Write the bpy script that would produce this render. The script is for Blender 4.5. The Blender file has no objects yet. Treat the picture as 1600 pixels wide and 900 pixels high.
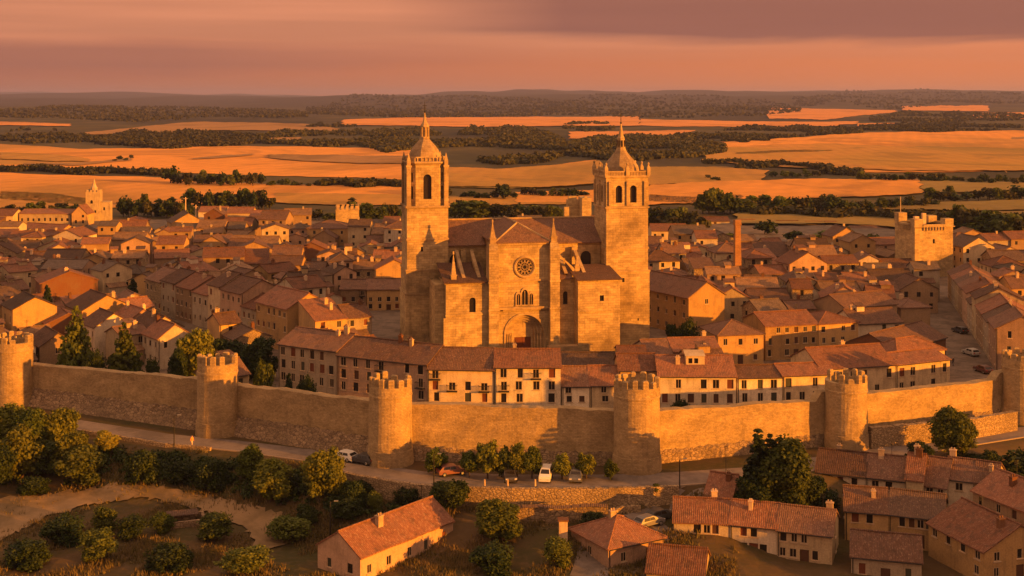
import bpy, math, random
import numpy as np
from mathutils import Vector, Matrix
R = math.radians
random.seed(7)
rng = np.random.default_rng(11)
S = bpy.context.scene
COL = S.collection
H, F, HOR = 54.0, 2000.0, 150.0          # camera height (m), focal length and horizon row on a 1600 px wide frame

def G(px, py, z=0.0):
    y = F*(H-z)/(py-HOR)
    return ((px-800)/F*y, y)
def X(px, y): return (px-800)/F*y
def Zat(y, py): return H-(py-HOR)*y/F
def scr(x, y, z=0): return (800+F*x/y, HOR+F*(H-z)/y)

# ------------------------------------------------------------------ mesh builder
class MB:
    def __init__(s): s.v=[]; s.f=[]; s.uv=[]; s.mi=[]; s.m=0; s.M=None
    def P(s, p):
        p=Vector(p)
        if s.M is not None: p=s.M@p
        s.v.append(p); return len(s.v)-1
    def face(s, pts, uv=None):
        ids=[s.P(p) for p in pts]; s.f.append(ids); s.mi.append(s.m); s.uv.append(uv)
    def box(s, x0,x1,y0,y1,z0,z1, bottom=True):
        a=[(x0,y0,z0),(x1,y0,z0),(x1,y1,z0),(x0,y1,z0),(x0,y0,z1),(x1,y0,z1),(x1,y1,z1),(x0,y1,z1)]
        q=[(0,1,5,4),(1,2,6,5),(2,3,7,6),(3,0,4,7),(4,5,6,7)]
        if bottom: q.append((3,2,1,0))
        for i in q: s.face([a[j] for j in i])
    def rings(s, rings, closed=True, cap0=False, cap1=True, uscale=None):
        n=len(rings[0])
        for a in range(len(rings)-1):
            A,B=rings[a],rings[a+1]
            for i in range(n if closed else n-1):
                j=(i+1)%n
                uv=None
                if uscale:
                    uv=[(i*uscale,A[i][2]),((i+1)*uscale,A[j][2]),((i+1)*uscale,B[j][2]),(i*uscale,B[i][2])]
                s.face([A[i],A[j],B[j],B[i]],uv)
        if cap1: s.face(list(rings[-1]))
        if cap0: s.face(list(reversed(rings[0])))
    def lathe(s, cx,cy, prof, n=16, ph=0, cap0=False, cap1=True):
        rs=[]
        for r,z in prof:
            rs.append([(cx+r*math.cos(ph+2*math.pi*i/n), cy+r*math.sin(ph+2*math.pi*i/n), z) for i in range(n)])
        s.rings(rs, True, cap0, cap1, uscale=2*math.pi*max(p[0] for p in prof)/n)
    def bar(s, a, b, r=.05, n=4):
        a=Vector(a); b=Vector(b); d=(b-a).normalized()
        t=d.cross(Vector((0,0,1)))
        if t.length<1e-3: t=Vector((1,0,0))
        t.normalize(); w=d.cross(t)
        A=[a+(t*math.cos(k*2*math.pi/n+.785)+w*math.sin(k*2*math.pi/n+.785))*r for k in range(n)]
        B=[p+(b-a) for p in A]
        s.rings([A,B],True,True,True)
    def pyramid(s, cx,cy,r,z0,z1,n=4,ph=math.pi/4):
        b=[(cx+r*math.cos(ph+2*math.pi*i/n),cy+r*math.sin(ph+2*math.pi*i/n),z0) for i in range(n)]
        for i in range(n): s.face([b[i],b[(i+1)%n],(cx,cy,z1)])
        s.face(list(reversed(b)))
    def slab(s, g, th):
        ny=len(g); nx=len(g[0])
        lo=[[(p[0],p[1],p[2]-th) for p in row] for row in g]
        for j in range(ny-1):
            for i in range(nx-1):
                s.face([g[j][i],g[j][i+1],g[j+1][i+1],g[j+1][i]])
                s.face([lo[j+1][i],lo[j+1][i+1],lo[j][i+1],lo[j][i]])
        for i in range(nx-1):
            s.face([lo[0][i],lo[0][i+1],g[0][i+1],g[0][i]])
            s.face([g[-1][i],g[-1][i+1],lo[-1][i+1],lo[-1][i]])
        for j in range(ny-1):
            s.face([g[j][0],g[j+1][0],lo[j+1][0],lo[j][0]])
            s.face([lo[j][-1],lo[j+1][-1],g[j+1][-1],g[j][-1]])
    def mesh(s, name, mats, smooth=False):
        me=bpy.data.meshes.new(name)
        me.from_pydata([tuple(v) for v in s.v],[],s.f)
        for m in (mats if isinstance(mats,(list,tuple)) else [mats]): me.materials.append(m)
        me.polygons.foreach_set('material_index', s.mi)
        uvl=me.uv_layers.new(name='UVMap')
        out=[]
        for fi,ids in enumerate(s.f):
            if s.uv[fi] is not None: out.extend(s.uv[fi]); continue
            p=[s.v[i] for i in ids]
            n=Vector((0,0,0))
            for k in range(len(p)):
                a,b=p[k],p[(k+1)%len(p)]
                n.x+=(a.y-b.y)*(a.z+b.z); n.y+=(a.z-b.z)*(a.x+b.x); n.z+=(a.x-b.x)*(a.y+b.y)
            if n.length<1e-9: n=Vector((0,0,1))
            n.normalize()
            if abs(n.z)>.985: t=Vector((1,0,0)); bb=Vector((0,1,0))
            else:
                t=Vector((0,0,1)).cross(n).normalized(); bb=n.cross(t)
            out.extend([(q.dot(t),q.dot(bb)) for q in p])
        uvl.data.foreach_set('uv',[c for q in out for c in q])
        if smooth: me.polygons.foreach_set('use_smooth',[True]*len(me.polygons))
        me.update(); return me
    def build(s, name, mats, parent=None, loc=(0,0,0), rot=0, smooth=False):
        return obj(name, s.mesh(name,mats,smooth), parent, loc, rot)

def obj(name, me, parent=None, loc=(0,0,0), rot=0, scale=None):
    o=bpy.data.objects.new(name, me); COL.objects.link(o)
    if parent is not None: o.parent=parent
    o.location=loc; o.rotation_euler=(0,0,rot)
    if scale is not None: o.scale=scale
    return o
def tag(o, label=None, cat=None, group=None, kind=None):
    if label: o['label']=label
    if cat: o['category']=cat
    if group: o['group']=group
    if kind: o['kind']=kind
    return o
def thing(name, label, cat, loc=(0,0,0), rot=0, group=None):
    o=bpy.data.objects.new(name, None); COL.objects.link(o); o.empty_display_size=.5
    o.location=loc; o.rotation_euler=(0,0,rot)
    return tag(o,label,cat,group,'thing')
def struct(o): o['kind']='structure'; return o

def lerp(a,b,t): return a+(b-a)*t
def sst(a,b,x):
    t=min(1,max(0,(x-a)/(b-a))); return t*t*(3-2*t)
def interp(x, pts):
    if x<=pts[0][0]: return pts[0][1]
    for (a,b),(c,d) in zip(pts,pts[1:]):
        if x<=c: return b+(d-b)*(x-a)/(c-a)
    return pts[-1][1]
def bil(A,B,C,D,nx,ny,amp=0):
    g=[]
    for j in range(ny+1):
        row=[]
        for i in range(nx+1):
            u,v=i/nx,j/ny
            p=(Vector(A)*(1-u)+Vector(B)*u)*(1-v)+(Vector(D)*(1-u)+Vector(C)*u)*v
            if amp: p.z+=random.uniform(-amp,amp)-amp*1.6*math.sin(math.pi*u)*(1 if v>.6 else .3)
            row.append(tuple(p))
        g.append(row)
    return g

# ------------------------------------------------------------------ materials
def newmat(name):
    m=bpy.data.materials.new(name); m.use_nodes=True
    nt=m.node_tree; b=nt.nodes['Principled BSDF']
    b.inputs['Roughness'].default_value=.9
    b.inputs['Specular IOR Level'].default_value=.15
    return m,nt,b
def N(nt,t,**kw):
    n=nt.nodes.new(t)
    for k,v in kw.items():
        if k in n.inputs: n.inputs[k].default_value=v
        else: setattr(n,k,v)
    return n
def mathn(nt,op,a,b=None,c=None):
    n=nt.nodes.new('ShaderNodeMath'); n.operation=op
    for i,v in enumerate((a,b,c)):
        if v is None: continue
        if isinstance(v,(int,float)): n.inputs[i].default_value=v
        else: nt.links.new(v,n.inputs[i])
    return n.outputs[0]
def mixc(nt,fac,a,b,mode='MIX'):
    n=nt.nodes.new('ShaderNodeMix'); n.data_type='RGBA'; n.blend_type=mode; n.clamp_factor=True
    for i,v in ((0,fac),(6,a),(7,b)):
        if isinstance(v,(int,float)): n.inputs[i].default_value=v
        elif isinstance(v,(tuple,list)): n.inputs[i].default_value=(*v[:3],1)
        else: nt.links.new(v,n.inputs[i])
    return n.outputs[2]
def mapr(nt,v,a,b,c,d):
    n=nt.nodes.new('ShaderNodeMapRange'); nt.links.new(v,n.inputs[0])
    for i,q in enumerate((a,b,c,d)): n.inputs[i+1].default_value=q
    return n.outputs[0]
def vscale(nt,v,sc,off=None):
    n=nt.nodes.new('ShaderNodeMapping'); nt.links.new(v,n.inputs[0]); n.inputs['Scale'].default_value=sc
    if off is not None: nt.links.new(off,n.inputs['Location'])
    return n.outputs[0]
def noise(nt,v,scale,detail=4,rough=.55,dist=0):
    n=nt.nodes.new('ShaderNodeTexNoise'); nt.links.new(v,n.inputs['Vector'])
    n.inputs['Scale'].default_value=scale; n.inputs['Detail'].default_value=detail
    n.inputs['Roughness'].default_value=rough; n.inputs['Distortion'].default_value=dist
    return n.outputs[0]
def valmul(nt,col,fac):
    h=nt.nodes.new('ShaderNodeVectorMath'); h.operation='SCALE'
    if isinstance(col,(tuple,list)): h.inputs[0].default_value=col[:3]
    else: nt.links.new(col,h.inputs[0])
    nt.links.new(fac,h.inputs['Scale']); return h.outputs[0]
def bump(nt,b,height,strength=.3,dist=.05):
    n=nt.nodes.new('ShaderNodeBump'); n.inputs['Strength'].default_value=strength; n.inputs['Distance'].default_value=dist
    nt.links.new(height,n.inputs['Height']); nt.links.new(n.outputs[0],b.inputs['Normal'])
def rnd(nt): return nt.nodes.new('ShaderNodeObjectInfo').outputs['Random']
def objco(nt):
    tc=nt.nodes.new('ShaderNodeTexCoord').outputs['Object']
    r=rnd(nt); cx=nt.nodes.new('ShaderNodeCombineXYZ')
    nt.links.new(mathn(nt,'MULTIPLY',r,97.0),cx.inputs[0]); nt.links.new(mathn(nt,'MULTIPLY',r,41.0),cx.inputs[1])
    a=nt.nodes.new('ShaderNodeVectorMath'); nt.links.new(tc,a.inputs[0]); nt.links.new(cx.outputs[0],a.inputs[1])
    return a.outputs[0], r

def plaster(name,col,dirt=(.16,.11,.07),amt=.55):
    m,nt,b=newmat(name)
    co,r=objco(nt)
    n1=noise(nt,co,.35,5,.65); n2=noise(nt,vscale(nt,co,(1.6,1.6,.18)),1.2,4,.6); n3=noise(nt,co,5,3)
    c=mixc(nt,mapr(nt,n1,.45,.72,0,amt),col,dirt)
    c=mixc(nt,mapr(nt,n2,.52,.75,0,.45),c,dirt)
    v=mathn(nt,'ADD',mapr(nt,r,0,1,.74,1.12),mapr(nt,n3,.3,.7,-.14,.14))
    c=valmul(nt,c,v)
    nt.links.new(c,b.inputs['Base Color']); bump(nt,b,n3,.35,.04)
    return m
def tiles(name,c1,c2,c3):
    m,nt,b=newmat(name)
    uv=nt.nodes.new('ShaderNodeTexCoord').outputs['UV']; r=rnd(nt)
    cx=nt.nodes.new('ShaderNodeCombineXYZ'); nt.links.new(mathn(nt,'MULTIPLY',r,61.0),cx.inputs[2])
    a=nt.nodes.new('ShaderNodeVectorMath'); nt.links.new(uv,a.inputs[0]); nt.links.new(cx.outputs[0],a.inputs[1]); co=a.outputs[0]
    n1=noise(nt,vscale(nt,co,(3.2,1.5,1)),1.0,4,.7); n2=noise(nt,co,.28,4,.6); n3=noise(nt,vscale(nt,co,(4.5,2.3,1)),1.5,2,.6)
    sx=nt.nodes.new('ShaderNodeSeparateXYZ'); nt.links.new(co,sx.inputs[0])
    w=mathn(nt,'ABSOLUTE',mathn(nt,'SINE',mathn(nt,'MULTIPLY',sx.outputs[0],math.pi/.26)))
    w2=mathn(nt,'FRACT',mathn(nt,'MULTIPLY',sx.outputs[1],2.4))
    c=mixc(nt,mapr(nt,n1,.35,.68,0,1),c1,c2)
    c=mixc(nt,mapr(nt,n3,.54,.70,0,.9),c,c3)
    c=mixc(nt,mapr(nt,noise(nt,co,.9,3,.6),.5,.7,0,.6),c,(.06,.042,.033))
    c=mixc(nt,mapr(nt,n2,.5,.7,0,.5),c,(.085,.06,.045))
    v=mathn(nt,'ADD',mapr(nt,r,0,1,.62,1.3),mapr(nt,n2,.3,.7,-.12,.12))
    v=mathn(nt,'MULTIPLY',v,mapr(nt,w,0,.5,.88,1))
    c=valmul(nt,c,v); nt.links.new(c,b.inputs['Base Color'])
    hgt=mathn(nt,'ADD',mathn(nt,'MULTIPLY',w,1.0),mathn(nt,'ADD',mathn(nt,'MULTIPLY',w2,-.35),mathn(nt,'MULTIPLY',n3,1.2)))
    bump(nt,b,hgt,.6,.06); b.inputs['Roughness'].default_value=.85
    return m
def ashlar(name,c1,c2,bw,bh,mort=.35,dark=(.14,.095,.055),wear=.6,rough_bump=.4,dirtscale=.09):
    m,nt,b=newmat(name)
    tc=nt.nodes.new('ShaderNodeTexCoord'); uv=tc.outputs['UV']; co=tc.outputs['Object']
    d=nt.nodes.new('ShaderNodeTexNoise'); nt.links.new(co,d.inputs['Vector']); d.inputs['Scale'].default_value=.7
    dv=nt.nodes.new('ShaderNodeVectorMath'); dv.operation='MULTIPLY_ADD'
    nt.links.new(d.outputs[1],dv.inputs[0]); dv.inputs[1].default_value=(.18,.12,0); nt.links.new(uv,dv.inputs[2])
    br=N(nt,'ShaderNodeTexBrick'); nt.links.new(dv.outputs[0],br.inputs['Vector'])
    br.inputs['Scale'].default_value=1; br.inputs['Brick Width'].default_value=bw; br.inputs['Row Height'].default_value=bh
    br.inputs['Mortar Size'].default_value=.02; br.inputs['Mortar Smooth'].default_value=.3; br.inputs['Bias'].default_value=-.1
    br.inputs['Color1'].default_value=(*c1,1); br.inputs['Color2'].default_value=(*c2,1)
    mc=tuple(x*(1-mort) for x in c1); br.inputs['Mortar'].default_value=(*mc,1)
    n1=noise(nt,co,dirtscale,5,.65); n2=noise(nt,vscale(nt,co,(1,1,.12)),.8,4,.6); n3=noise(nt,co,2.6,4,.7)
    c=mixc(nt,mapr(nt,n1,.46,.68,0,wear),br.outputs[0],dark)
    c=mixc(nt,mapr(nt,n2,.55,.75,0,wear*.75),c,dark)
    c=mixc(nt,mapr(nt,n3,.58,.75,0,.45),c,tuple(x*.45 for x in c2))
    n5=noise(nt,vscale(nt,co,(1,1,1.8)),.33,3,.5)
    c=valmul(nt,c,mathn(nt,'MULTIPLY',mapr(nt,n3,.25,.75,.76,1.22),mapr(nt,n5,.35,.65,.84,1.14)))
    nt.links.new(c,b.inputs['Base Color'])
    hgt=mathn(nt,'ADD',mathn(nt,'MULTIPLY',br.outputs[1],-.6),n3); bump(nt,b,hgt,rough_bump,.12)
    return m
def rubble(name,c1,c2,scale=1.6):
    m,nt,b=newmat(name)
    co,r=objco(nt)
    vo=nt.nodes.new('ShaderNodeTexVoronoi'); vo.inputs['Scale'].default_value=scale; nt.links.new(vscale(nt,co,(1,1,1.6)),vo.inputs['Vector'])
    ve=nt.nodes.new('ShaderNodeTexVoronoi'); ve.feature='DISTANCE_TO_EDGE'; ve.inputs['Scale'].default_value=scale; nt.links.new(vscale(nt,co,(1,1,1.6)),ve.inputs['Vector'])
    sp=nt.nodes.new('ShaderNodeSeparateColor'); nt.links.new(vo.outputs['Color'],sp.inputs[0])
    n1=noise(nt,co,.15,5,.6); n3=noise(nt,co,4,3,.6)
    c=mixc(nt,sp.outputs[0],c1,c2)
    c=mixc(nt,mapr(nt,ve.outputs['Distance'],0,.09,1,0),c,(.09,.06,.04))
    c=mixc(nt,mapr(nt,n1,.48,.68,0,.6),c,(.13,.095,.06))
    c=valmul(nt,c,mapr(nt,n3,.3,.7,.75,1.2)); nt.links.new(c,b.inputs['Base Color'])
    bump(nt,b,mathn(nt,'ADD',mathn(nt,'MINIMUM',ve.outputs['Distance'],.2),mathn(nt,'MULTIPLY',n3,.15)),.9,.25)
    return m
def plain(name,col,rough=.7,spec=.2,metal=0,var=.1,scale=4):
    m,nt,b=newmat(name); co,r=objco(nt)
    c=valmul(nt,col,mapr(nt,noise(nt,co,scale,3),.3,.7,1-var,1+var)); nt.links.new(c,b.inputs['Base Color'])
    b.inputs['Roughness'].default_value=rough; b.inputs['Specular IOR Level'].default_value=spec; b.inputs['Metallic'].default_value=metal
    return m
def leafmat(name,c1,c2,trans=.3):
    m,nt,b=newmat(name)
    co,r=objco(nt)
    g=nt.nodes.new('ShaderNodeNewGeometry').outputs['Random Per Island']
    n1=noise(nt,co,.45,3,.6)
    c=mixc(nt,mapr(nt,n1,.35,.65,0,1),c1,c2)
    c=valmul(nt,c,mathn(nt,'MULTIPLY',mapr(nt,g,0,1,.75,1.25),mapr(nt,r,0,1,.75,1.2)))
    nt.links.new(c,b.inputs['Base Color']); b.inputs['Roughness'].default_value=.65
    t=nt.nodes.new('ShaderNodeBsdfTranslucent'); nt.links.new(c,t.inputs[0])
    mx=nt.nodes.new('ShaderNodeMixShader'); mx.inputs[0].default_value=trans
    nt.links.new(b.outputs[0],mx.inputs[1]); nt.links.new(t.outputs[0],mx.inputs[2])
    nt.links.new(mx.outputs[0],nt.nodes['Material Output'].inputs[0])
    return m

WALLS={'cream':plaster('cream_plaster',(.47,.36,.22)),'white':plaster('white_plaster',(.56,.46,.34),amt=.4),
 'ochre':plaster('ochre_plaster',(.42,.265,.115)),'grey':plaster('grey_plaster',(.36,.29,.21)),
 'stone':rubble('house_rubble',(.40,.29,.17),(.28,.20,.12),2.2),'brick':plaster('brick_red_plaster',(.145,.064,.034)),
 'sunlit_cream':plaster('sunny_cream_plaster',(.62,.47,.29),amt=.5),'sunlit_white':plaster('sunny_white_plaster',(.72,.60,.44),amt=.45),  # cream and white raised for the terrace, sunlight put into the colour
 'pink':plaster('rose_plaster',(.42,.27,.18)),'brown':plaster('brown_plaster',(.30,.20,.12))}
ROOFS={'red':tiles('red_roof_tiles',(.15,.066,.04),(.225,.10,.06),(.32,.19,.12)),
 'brown':tiles('brown_roof_tiles',(.11,.06,.042),(.17,.09,.062),(.27,.175,.12)),
 'dark':tiles('dark_roof_tiles',(.075,.047,.036),(.12,.073,.052),(.20,.14,.10)),
 'sandy':tiles('sandy_roof_tiles',(.17,.095,.055),(.25,.15,.085),(.34,.23,.14)),'greyish':tiles('greyish_roof_tiles',(.09,.068,.055),(.14,.10,.078),(.22,.165,.125))}
M_CATH=ashlar('cathedral_ashlar',(.50,.365,.185),(.34,.24,.12),1.1,.5,mort=.5,wear=.75,rough_bump=.7)
M_CATHD=ashlar('cathedral_trim_stone',(.45,.32,.17),(.35,.24,.125),1.2,.4,wear=.75)
M_WALL=ashlar('city_wall_masonry',(.44,.315,.165),(.33,.23,.115),.44,.21,mort=.35,wear=.55,rough_bump=.8,dirtscale=.07)
M_PLINTH=rubble('wall_footing_rubble',(.33,.235,.14),(.19,.13,.08),1.5)
M_RETAIN=rubble('retaining_rubble',(.40,.29,.17),(.27,.19,.11),2.0)
M_GLASS=plain('dark_window_glass',(.018,.014,.012),.25,.4)
M_WOOD=plain('dark_shutter_wood',(.075,.035,.02),.8)
M_WOODR=plain('red_shutter_wood',(.13,.04,.02),.8)
M_WOODG=plain('green_shutter_wood',(.05,.05,.035),.8)
M_FRAME=plain('pale_window_frame',(.40,.30,.20),.8)
M_IRON=plain('black_iron',(.02,.017,.015),.6,.3)
M_CHIM=plaster('chimney_render',(.56,.40,.26))
M_SLATE=ashlar('dome_stone',(.36,.26,.15),(.28,.19,.11),.8,.4,wear=.7)
M_LEAF=[leafmat('olive_leaves',(.062,.085,.013),(.10,.115,.02)),leafmat('golden_leaves',(.16,.165,.02),(.085,.10,.016)),
        leafmat('dark_green_leaves',(.022,.038,.011),(.04,.056,.013),.2),leafmat('conifer_needles',(.013,.025,.009),(.028,.04,.012),.1),
        leafmat('yellow_leaves',(.29,.25,.03),(.15,.145,.022)),leafmat('big_tree_leaves',(.12,.13,.018),(.05,.066,.013))]
M_BARK=plain('rough_bark',(.07,.045,.03),.95)
M_FOREST=leafmat('far_wood_leaves',(.03,.033,.010),(.06,.055,.015),.15)
# ------------------------------------------------------------------ terrain
EDGE_PX=[(-700,600),(-300,622),(0,652),(130,674),(260,695),(370,706),(480,722),(560,744),(660,759),(800,764),(950,764),(1060,760),(1170,752),(1330,728),(1500,700),(1600,684),(1900,650),(2300,620)]
EDGE=[G(*p) for p in EDGE_PX]
def edge_y(x): return interp(x,EDGE)
def hsh(x,y,s):
    return math.sin(x*.013*s+1.3*s)*math.cos(y*.017*s-.7*s)+.5*math.sin(x*.031*s-y*.023*s+2*s)
def terr(x,y):
    return terr0(x,y)+16*math.exp(-((x-112)/17)**2-((y-126)/16)**2)  # unseen rise right of the frame, added to shade the lower houses
def terr0(x,y):
    if y<edge_y(x)-.05:
        t=edge_y(x)-y
        slope=-4.2*sst(0,17,t)-.012*t
        step=-2.6*sst(.0,.6,t)-1.9*sst(6,16,t)-.012*t
        k=sst(-27,-19,x)*(1-sst(20,27,x))
        z=lerp(slope,step,k)
        z-=1.0*sst(24,40,x)*sst(1,9,t)
        return z+.18*math.sin(x*.31)*math.cos(y*.27)*sst(1,4,t)+.12*math.sin(x*.83+y*.7)*sst(1,4,t)
    if y>1500:
        k=sst(1500,4500,y)
        z=k*(9*math.sin(x*.0011+1)*math.cos(y*.0009)+6*math.sin(x*.0027+y*.0013)+6)
        r=sst(5200,9000,y)
        z+=r*(42+14*math.sin(x*.00055+.6)+8*math.sin(x*.0017+2)+5*math.sin(x*.0041)+3*math.sin(x*.009+y*.002))
        r2=sst(9500,13000,y)
        z+=r2*(38+18*math.sin(x*.00042-.4)+12*math.sin(x*.0013+1)+10*math.sin(x*.0029+2)+6*math.sin(x*.0083)+3*math.sin(x*.017+1))
        return z-13*sst(13500,19000,y)
    return 0.0
def axis(vals): return vals
ys=[40,60,80,100,115,125]+[130+1.1*i for i in range(90)]
y=ys[-1]
while y<24000: y+=max(3,y*.022); ys.append(y)
xs=[2.2*i for i in range(0,75)]; x=xs[-1]
while x<16000: x+=max(4,x*.05); xs.append(x)
xs=[-v for v in reversed(xs[1:])]+xs
vv=np.array([(x,y,terr(x,y)) for y in ys for x in xs])
nx=len(xs); ny=len(ys)
ff=[(j*nx+i,j*nx+i+1,(j+1)*nx+i+1,(j+1)*nx+i) for j in range(ny-1) for i in range(nx-1)]
me=bpy.data.meshes.new('ground'); me.from_pydata(vv.tolist(),[],ff)
m,nt,b=newmat('dry_ground')
co=nt.nodes.new('ShaderNodeTexCoord').outputs['Object']
n1=noise(nt,co,.06,6,.65); n2=noise(nt,co,.9,5,.7); n3=noise(nt,vscale(nt,co,(1,.45,1)),.0022,6,.62); n4=noise(nt,vscale(nt,co,(1,.5,1)),.012,5,.6)
c=mixc(nt,mapr(nt,n1,.42,.6,0,1),(.085,.055,.026),(.05,.046,.016))
c=mixc(nt,mapr(nt,n2,.5,.75,0,.6),c,(.13,.083,.042))
sp=nt.nodes.new('ShaderNodeSeparateXYZ'); nt.links.new(co,sp.inputs[0])
far=mapr(nt,sp.outputs[1],480,700,0,1)
fc=mixc(nt,mapr(nt,n4,.42,.6,0,1),(.085,.066,.022),(.042,.038,.014))
fc=mixc(nt,mapr(nt,n3,.47,.56,0,1),fc,(.03,.025,.014))
hill=mapr(nt,sp.outputs[1],4200,7500,0,.85)
fc=mixc(nt,hill,fc,(.030,.024,.016))
c=mixc(nt,far,c,fc)
nt.links.new(c,b.inputs['Base Color']); bump(nt,b,n2,.6,.12)
me.materials.append(m); me.update()
struct(obj('ground',me))

def ribbon(name,left,right,mat,dz,n=6,jit=0):
    """a sheet between two polylines of world points, draped on the ground"""
    mb=MB()
    g=[]
    for (a,b_) in zip(left,right):
        row=[]
        for i in range(n+1):
            t=i/n; x=lerp(a[0],b_[0],t); y=lerp(a[1],b_[1],t)
            if jit and i in(0,n): x+=random.uniform(-jit,jit)*.6; y+=random.uniform(-jit,jit)
            row.append((x,y,terr(x,y)+dz))
        g.append(row)
    for j in range(len(g)-1):
        for i in range(n):
            mb.face([g[j][i],g[j][i+1],g[j+1][i+1],g[j+1][i]])
    return struct(mb.build(name,mat))
def dens(pts,k=6):
    out=[]
    for a,b_ in zip(pts,pts[1:]):
        for i in range(k): out.append((lerp(a[0],b_[0],i/k),lerp(a[1],b_[1],i/k)))
    return out+[pts[-1]]

# ---- the line of the city wall and its towers (px, world y of the tower centre)
TW=[(-330,246),(22,224.5),(340,205),(610,188.8),(995,185.6),(1322,197.5),(1597,213),(1930,236)]
TWP=[(X(p,y),y) for p,y in TW]
def wall_y(x): return interp(x,TWP)

def groundmat(name,c1,c2,sc=1.2,c3=None):
    m,nt,b=newmat(name); co=nt.nodes.new('ShaderNodeTexCoord').outputs['Object']
    n1=noise(nt,co,sc,5,.7); n2=noise(nt,co,sc*.13,6,.7,.6)
    c=mixc(nt,mapr(nt,n1,.35,.7,0,1),c1,c2); c=mixc(nt,mapr(nt,n2,.44,.6,0,.85),c,c3 or tuple(x*.6 for x in c1))
    nt.links.new(c,b.inputs['Base Color']); bump(nt,b,n1,.4,.05); return m
M_ROAD=groundmat('worn_asphalt',(.19,.155,.135),(.235,.19,.165),1.0)
M_PAVE=groundmat('town_paving',(.15,.115,.09),(.20,.15,.115),1.5)
M_DIRT=groundmat('pale_dirt',(.22,.15,.08),(.28,.19,.105),.55,(.125,.09,.044))
# road along the wall
inn=[]; out=[]
for x,y in EDGE:
    out.append((x,y+.35)); inn.append((x*1.01,y+ (6.6 if -40<x<60 else 6.0)))
ribbon('road',dens(out),dens(inn),M_ROAD,.03,4)
# kerb on the outer edge of the road
mb=MB(); e=dens(EDGE,5)
for a,b_ in zip(e,e[1:]):
    d=Vector((b_[0]-a[0],b_[1]-a[1],0)).normalized(); n=Vector((-d.y,d.x,0))
    p=Vector((a[0],a[1],0)); q=Vector((b_[0],b_[1],0))
    for r0,r1,z0,z1 in ((.0,.35,.13,.13),(.0,.0,-.6,.13),(.35,.35,.13,.0)):
        mb.face([p+n*r0+Vector((0,0,z0)),q+n*r0+Vector((0,0,z0)),q+n*r1+Vector((0,0,z1)),p+n*r1+Vector((0,0,z1))])
struct(mb.build('road_kerb',plain('kerb_stone',(.28,.21,.15))))
# side road going down to the lower houses, dirt paths
def GT(px,py):
    y=110.0; d=1.0
    while y<420:
        if Zat(y,py)<=terr(X(px,y),y):
            lo=y-d; hi=y
            for _ in range(9):
                m_=(lo+hi)/2
                if Zat(m_,py)<=terr(X(px,m_),m_): hi=m_
                else: lo=m_
            return (X(px,hi),hi)
        y+=d
    return G(px,py)
ribbon('side_road',dens([GT(1062,764),GT(1030,775),GT(985,795),GT(940,812),GT(905,850),GT(890,900)],4),
       dens([GT(1150,764),GT(1105,778),GT(1085,800),GT(1060,835),GT(1045,870),GT(1040,900)],4),M_ROAD,.06,6)
ribbon('dirt_path',dens([GT(-60,784),GT(40,776),GT(105,769),GT(170,758),GT(215,757),GT(265,764),GT(340,780),GT(400,793),GT(440,806),GT(470,840)],9),
       dens([GT(-60,880),GT(10,842),GT(60,815),GT(130,790),GT(190,781),GT(240,781),GT(305,796),GT(350,812),GT(385,828),GT(400,870)],9),M_DIRT,.20,10,.75)
ribbon('foot_path',dens([GT(560,781),GT(700,784),GT(860,785),GT(945,788)],6),dens([GT(560,789),GT(700,793),GT(860,795),GT(940,797)],6),M_DIRT,.06,3)
# town paving sheet
mb=MB(); e=[p for p in dens(TWP,6)]
for a,b_ in zip(e,e[1:]):
    mb.face([(a[0],a[1]+1,.02),(b_[0],b_[1]+1,.02),(b_[0]*2.15,560,.02),(a[0]*2.15,560,.02)])
struct(mb.build('town_paving',M_PAVE))

# ---- fields on the plain
def fieldmat(name,c1,c2,stripe=.02,ang=0.,green=None,sheen=.06):
    m,nt,b=newmat(name); co=nt.nodes.new('ShaderNodeTexCoord').outputs['Object']
    n1=noise(nt,vscale(nt,co,(1,.6,1)),.006,6,.65,1.2); n2=noise(nt,co,.06,5,.7)
    mp=nt.nodes.new('ShaderNodeMapping'); nt.links.new(co,mp.inputs[0]); mp.inputs['Rotation'].default_value=(0,0,ang)
    wv=nt.nodes.new('ShaderNodeTexWave'); nt.links.new(mp.outputs[0],wv.inputs[0]); wv.inputs['Scale'].default_value=stripe
    wv.inputs['Distortion'].default_value=2.5; wv.inputs['Detail'].default_value=2; wv.inputs['Detail Scale'].default_value=.3
    c=mixc(nt,mapr(nt,n1,.35,.65,0,1),c1,c2)
    c=mixc(nt,mapr(nt,noise(nt,vscale(nt,co,(1,.7,1)),.0075,5,.6,1.0),.52,.60,0,.7),c,tuple(x*.5 for x in c1))
    if green: c=mixc(nt,mapr(nt,noise(nt,vscale(nt,co,(1,.3,1)),.004,4),.5,.62,0,.8),c,green)
    v=mathn(nt,'ADD',mapr(nt,n2,.3,.7,.82,1.14),mapr(nt,wv.outputs[1],0,1,-.05,.05))
    c=valmul(nt,c,v); nt.links.new(c,b.inputs['Base Color'])
    b.inputs['Sheen Weight'].default_value=sheen; b.inputs['Sheen Roughness'].default_value=.5
    b.inputs['Sheen Tint'].default_value=(1,.72,.4,1)
    bump(nt,b,n2,.5,1.5); return m
WHEAT=[fieldmat('ripe_wheat',(.50,.20,.028),(.60,.24,.04),.02,.3,(.22,.12,.022)),
       fieldmat('stubble',(.56,.21,.055),(.47,.175,.045),.03,1.2),
       fieldmat('green_gold_crop',(.25,.145,.02),(.38,.17,.028),.025,.1,(.12,.092,.018)),
       fieldmat('pasture',(.14,.11,.03),(.19,.135,.036),.02,.8,(.10,.09,.025),.05),
       fieldmat('fallow_field',(.17,.095,.042),(.23,.125,.052),.03,.5,None,.05)]
nfield=[0]
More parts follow.
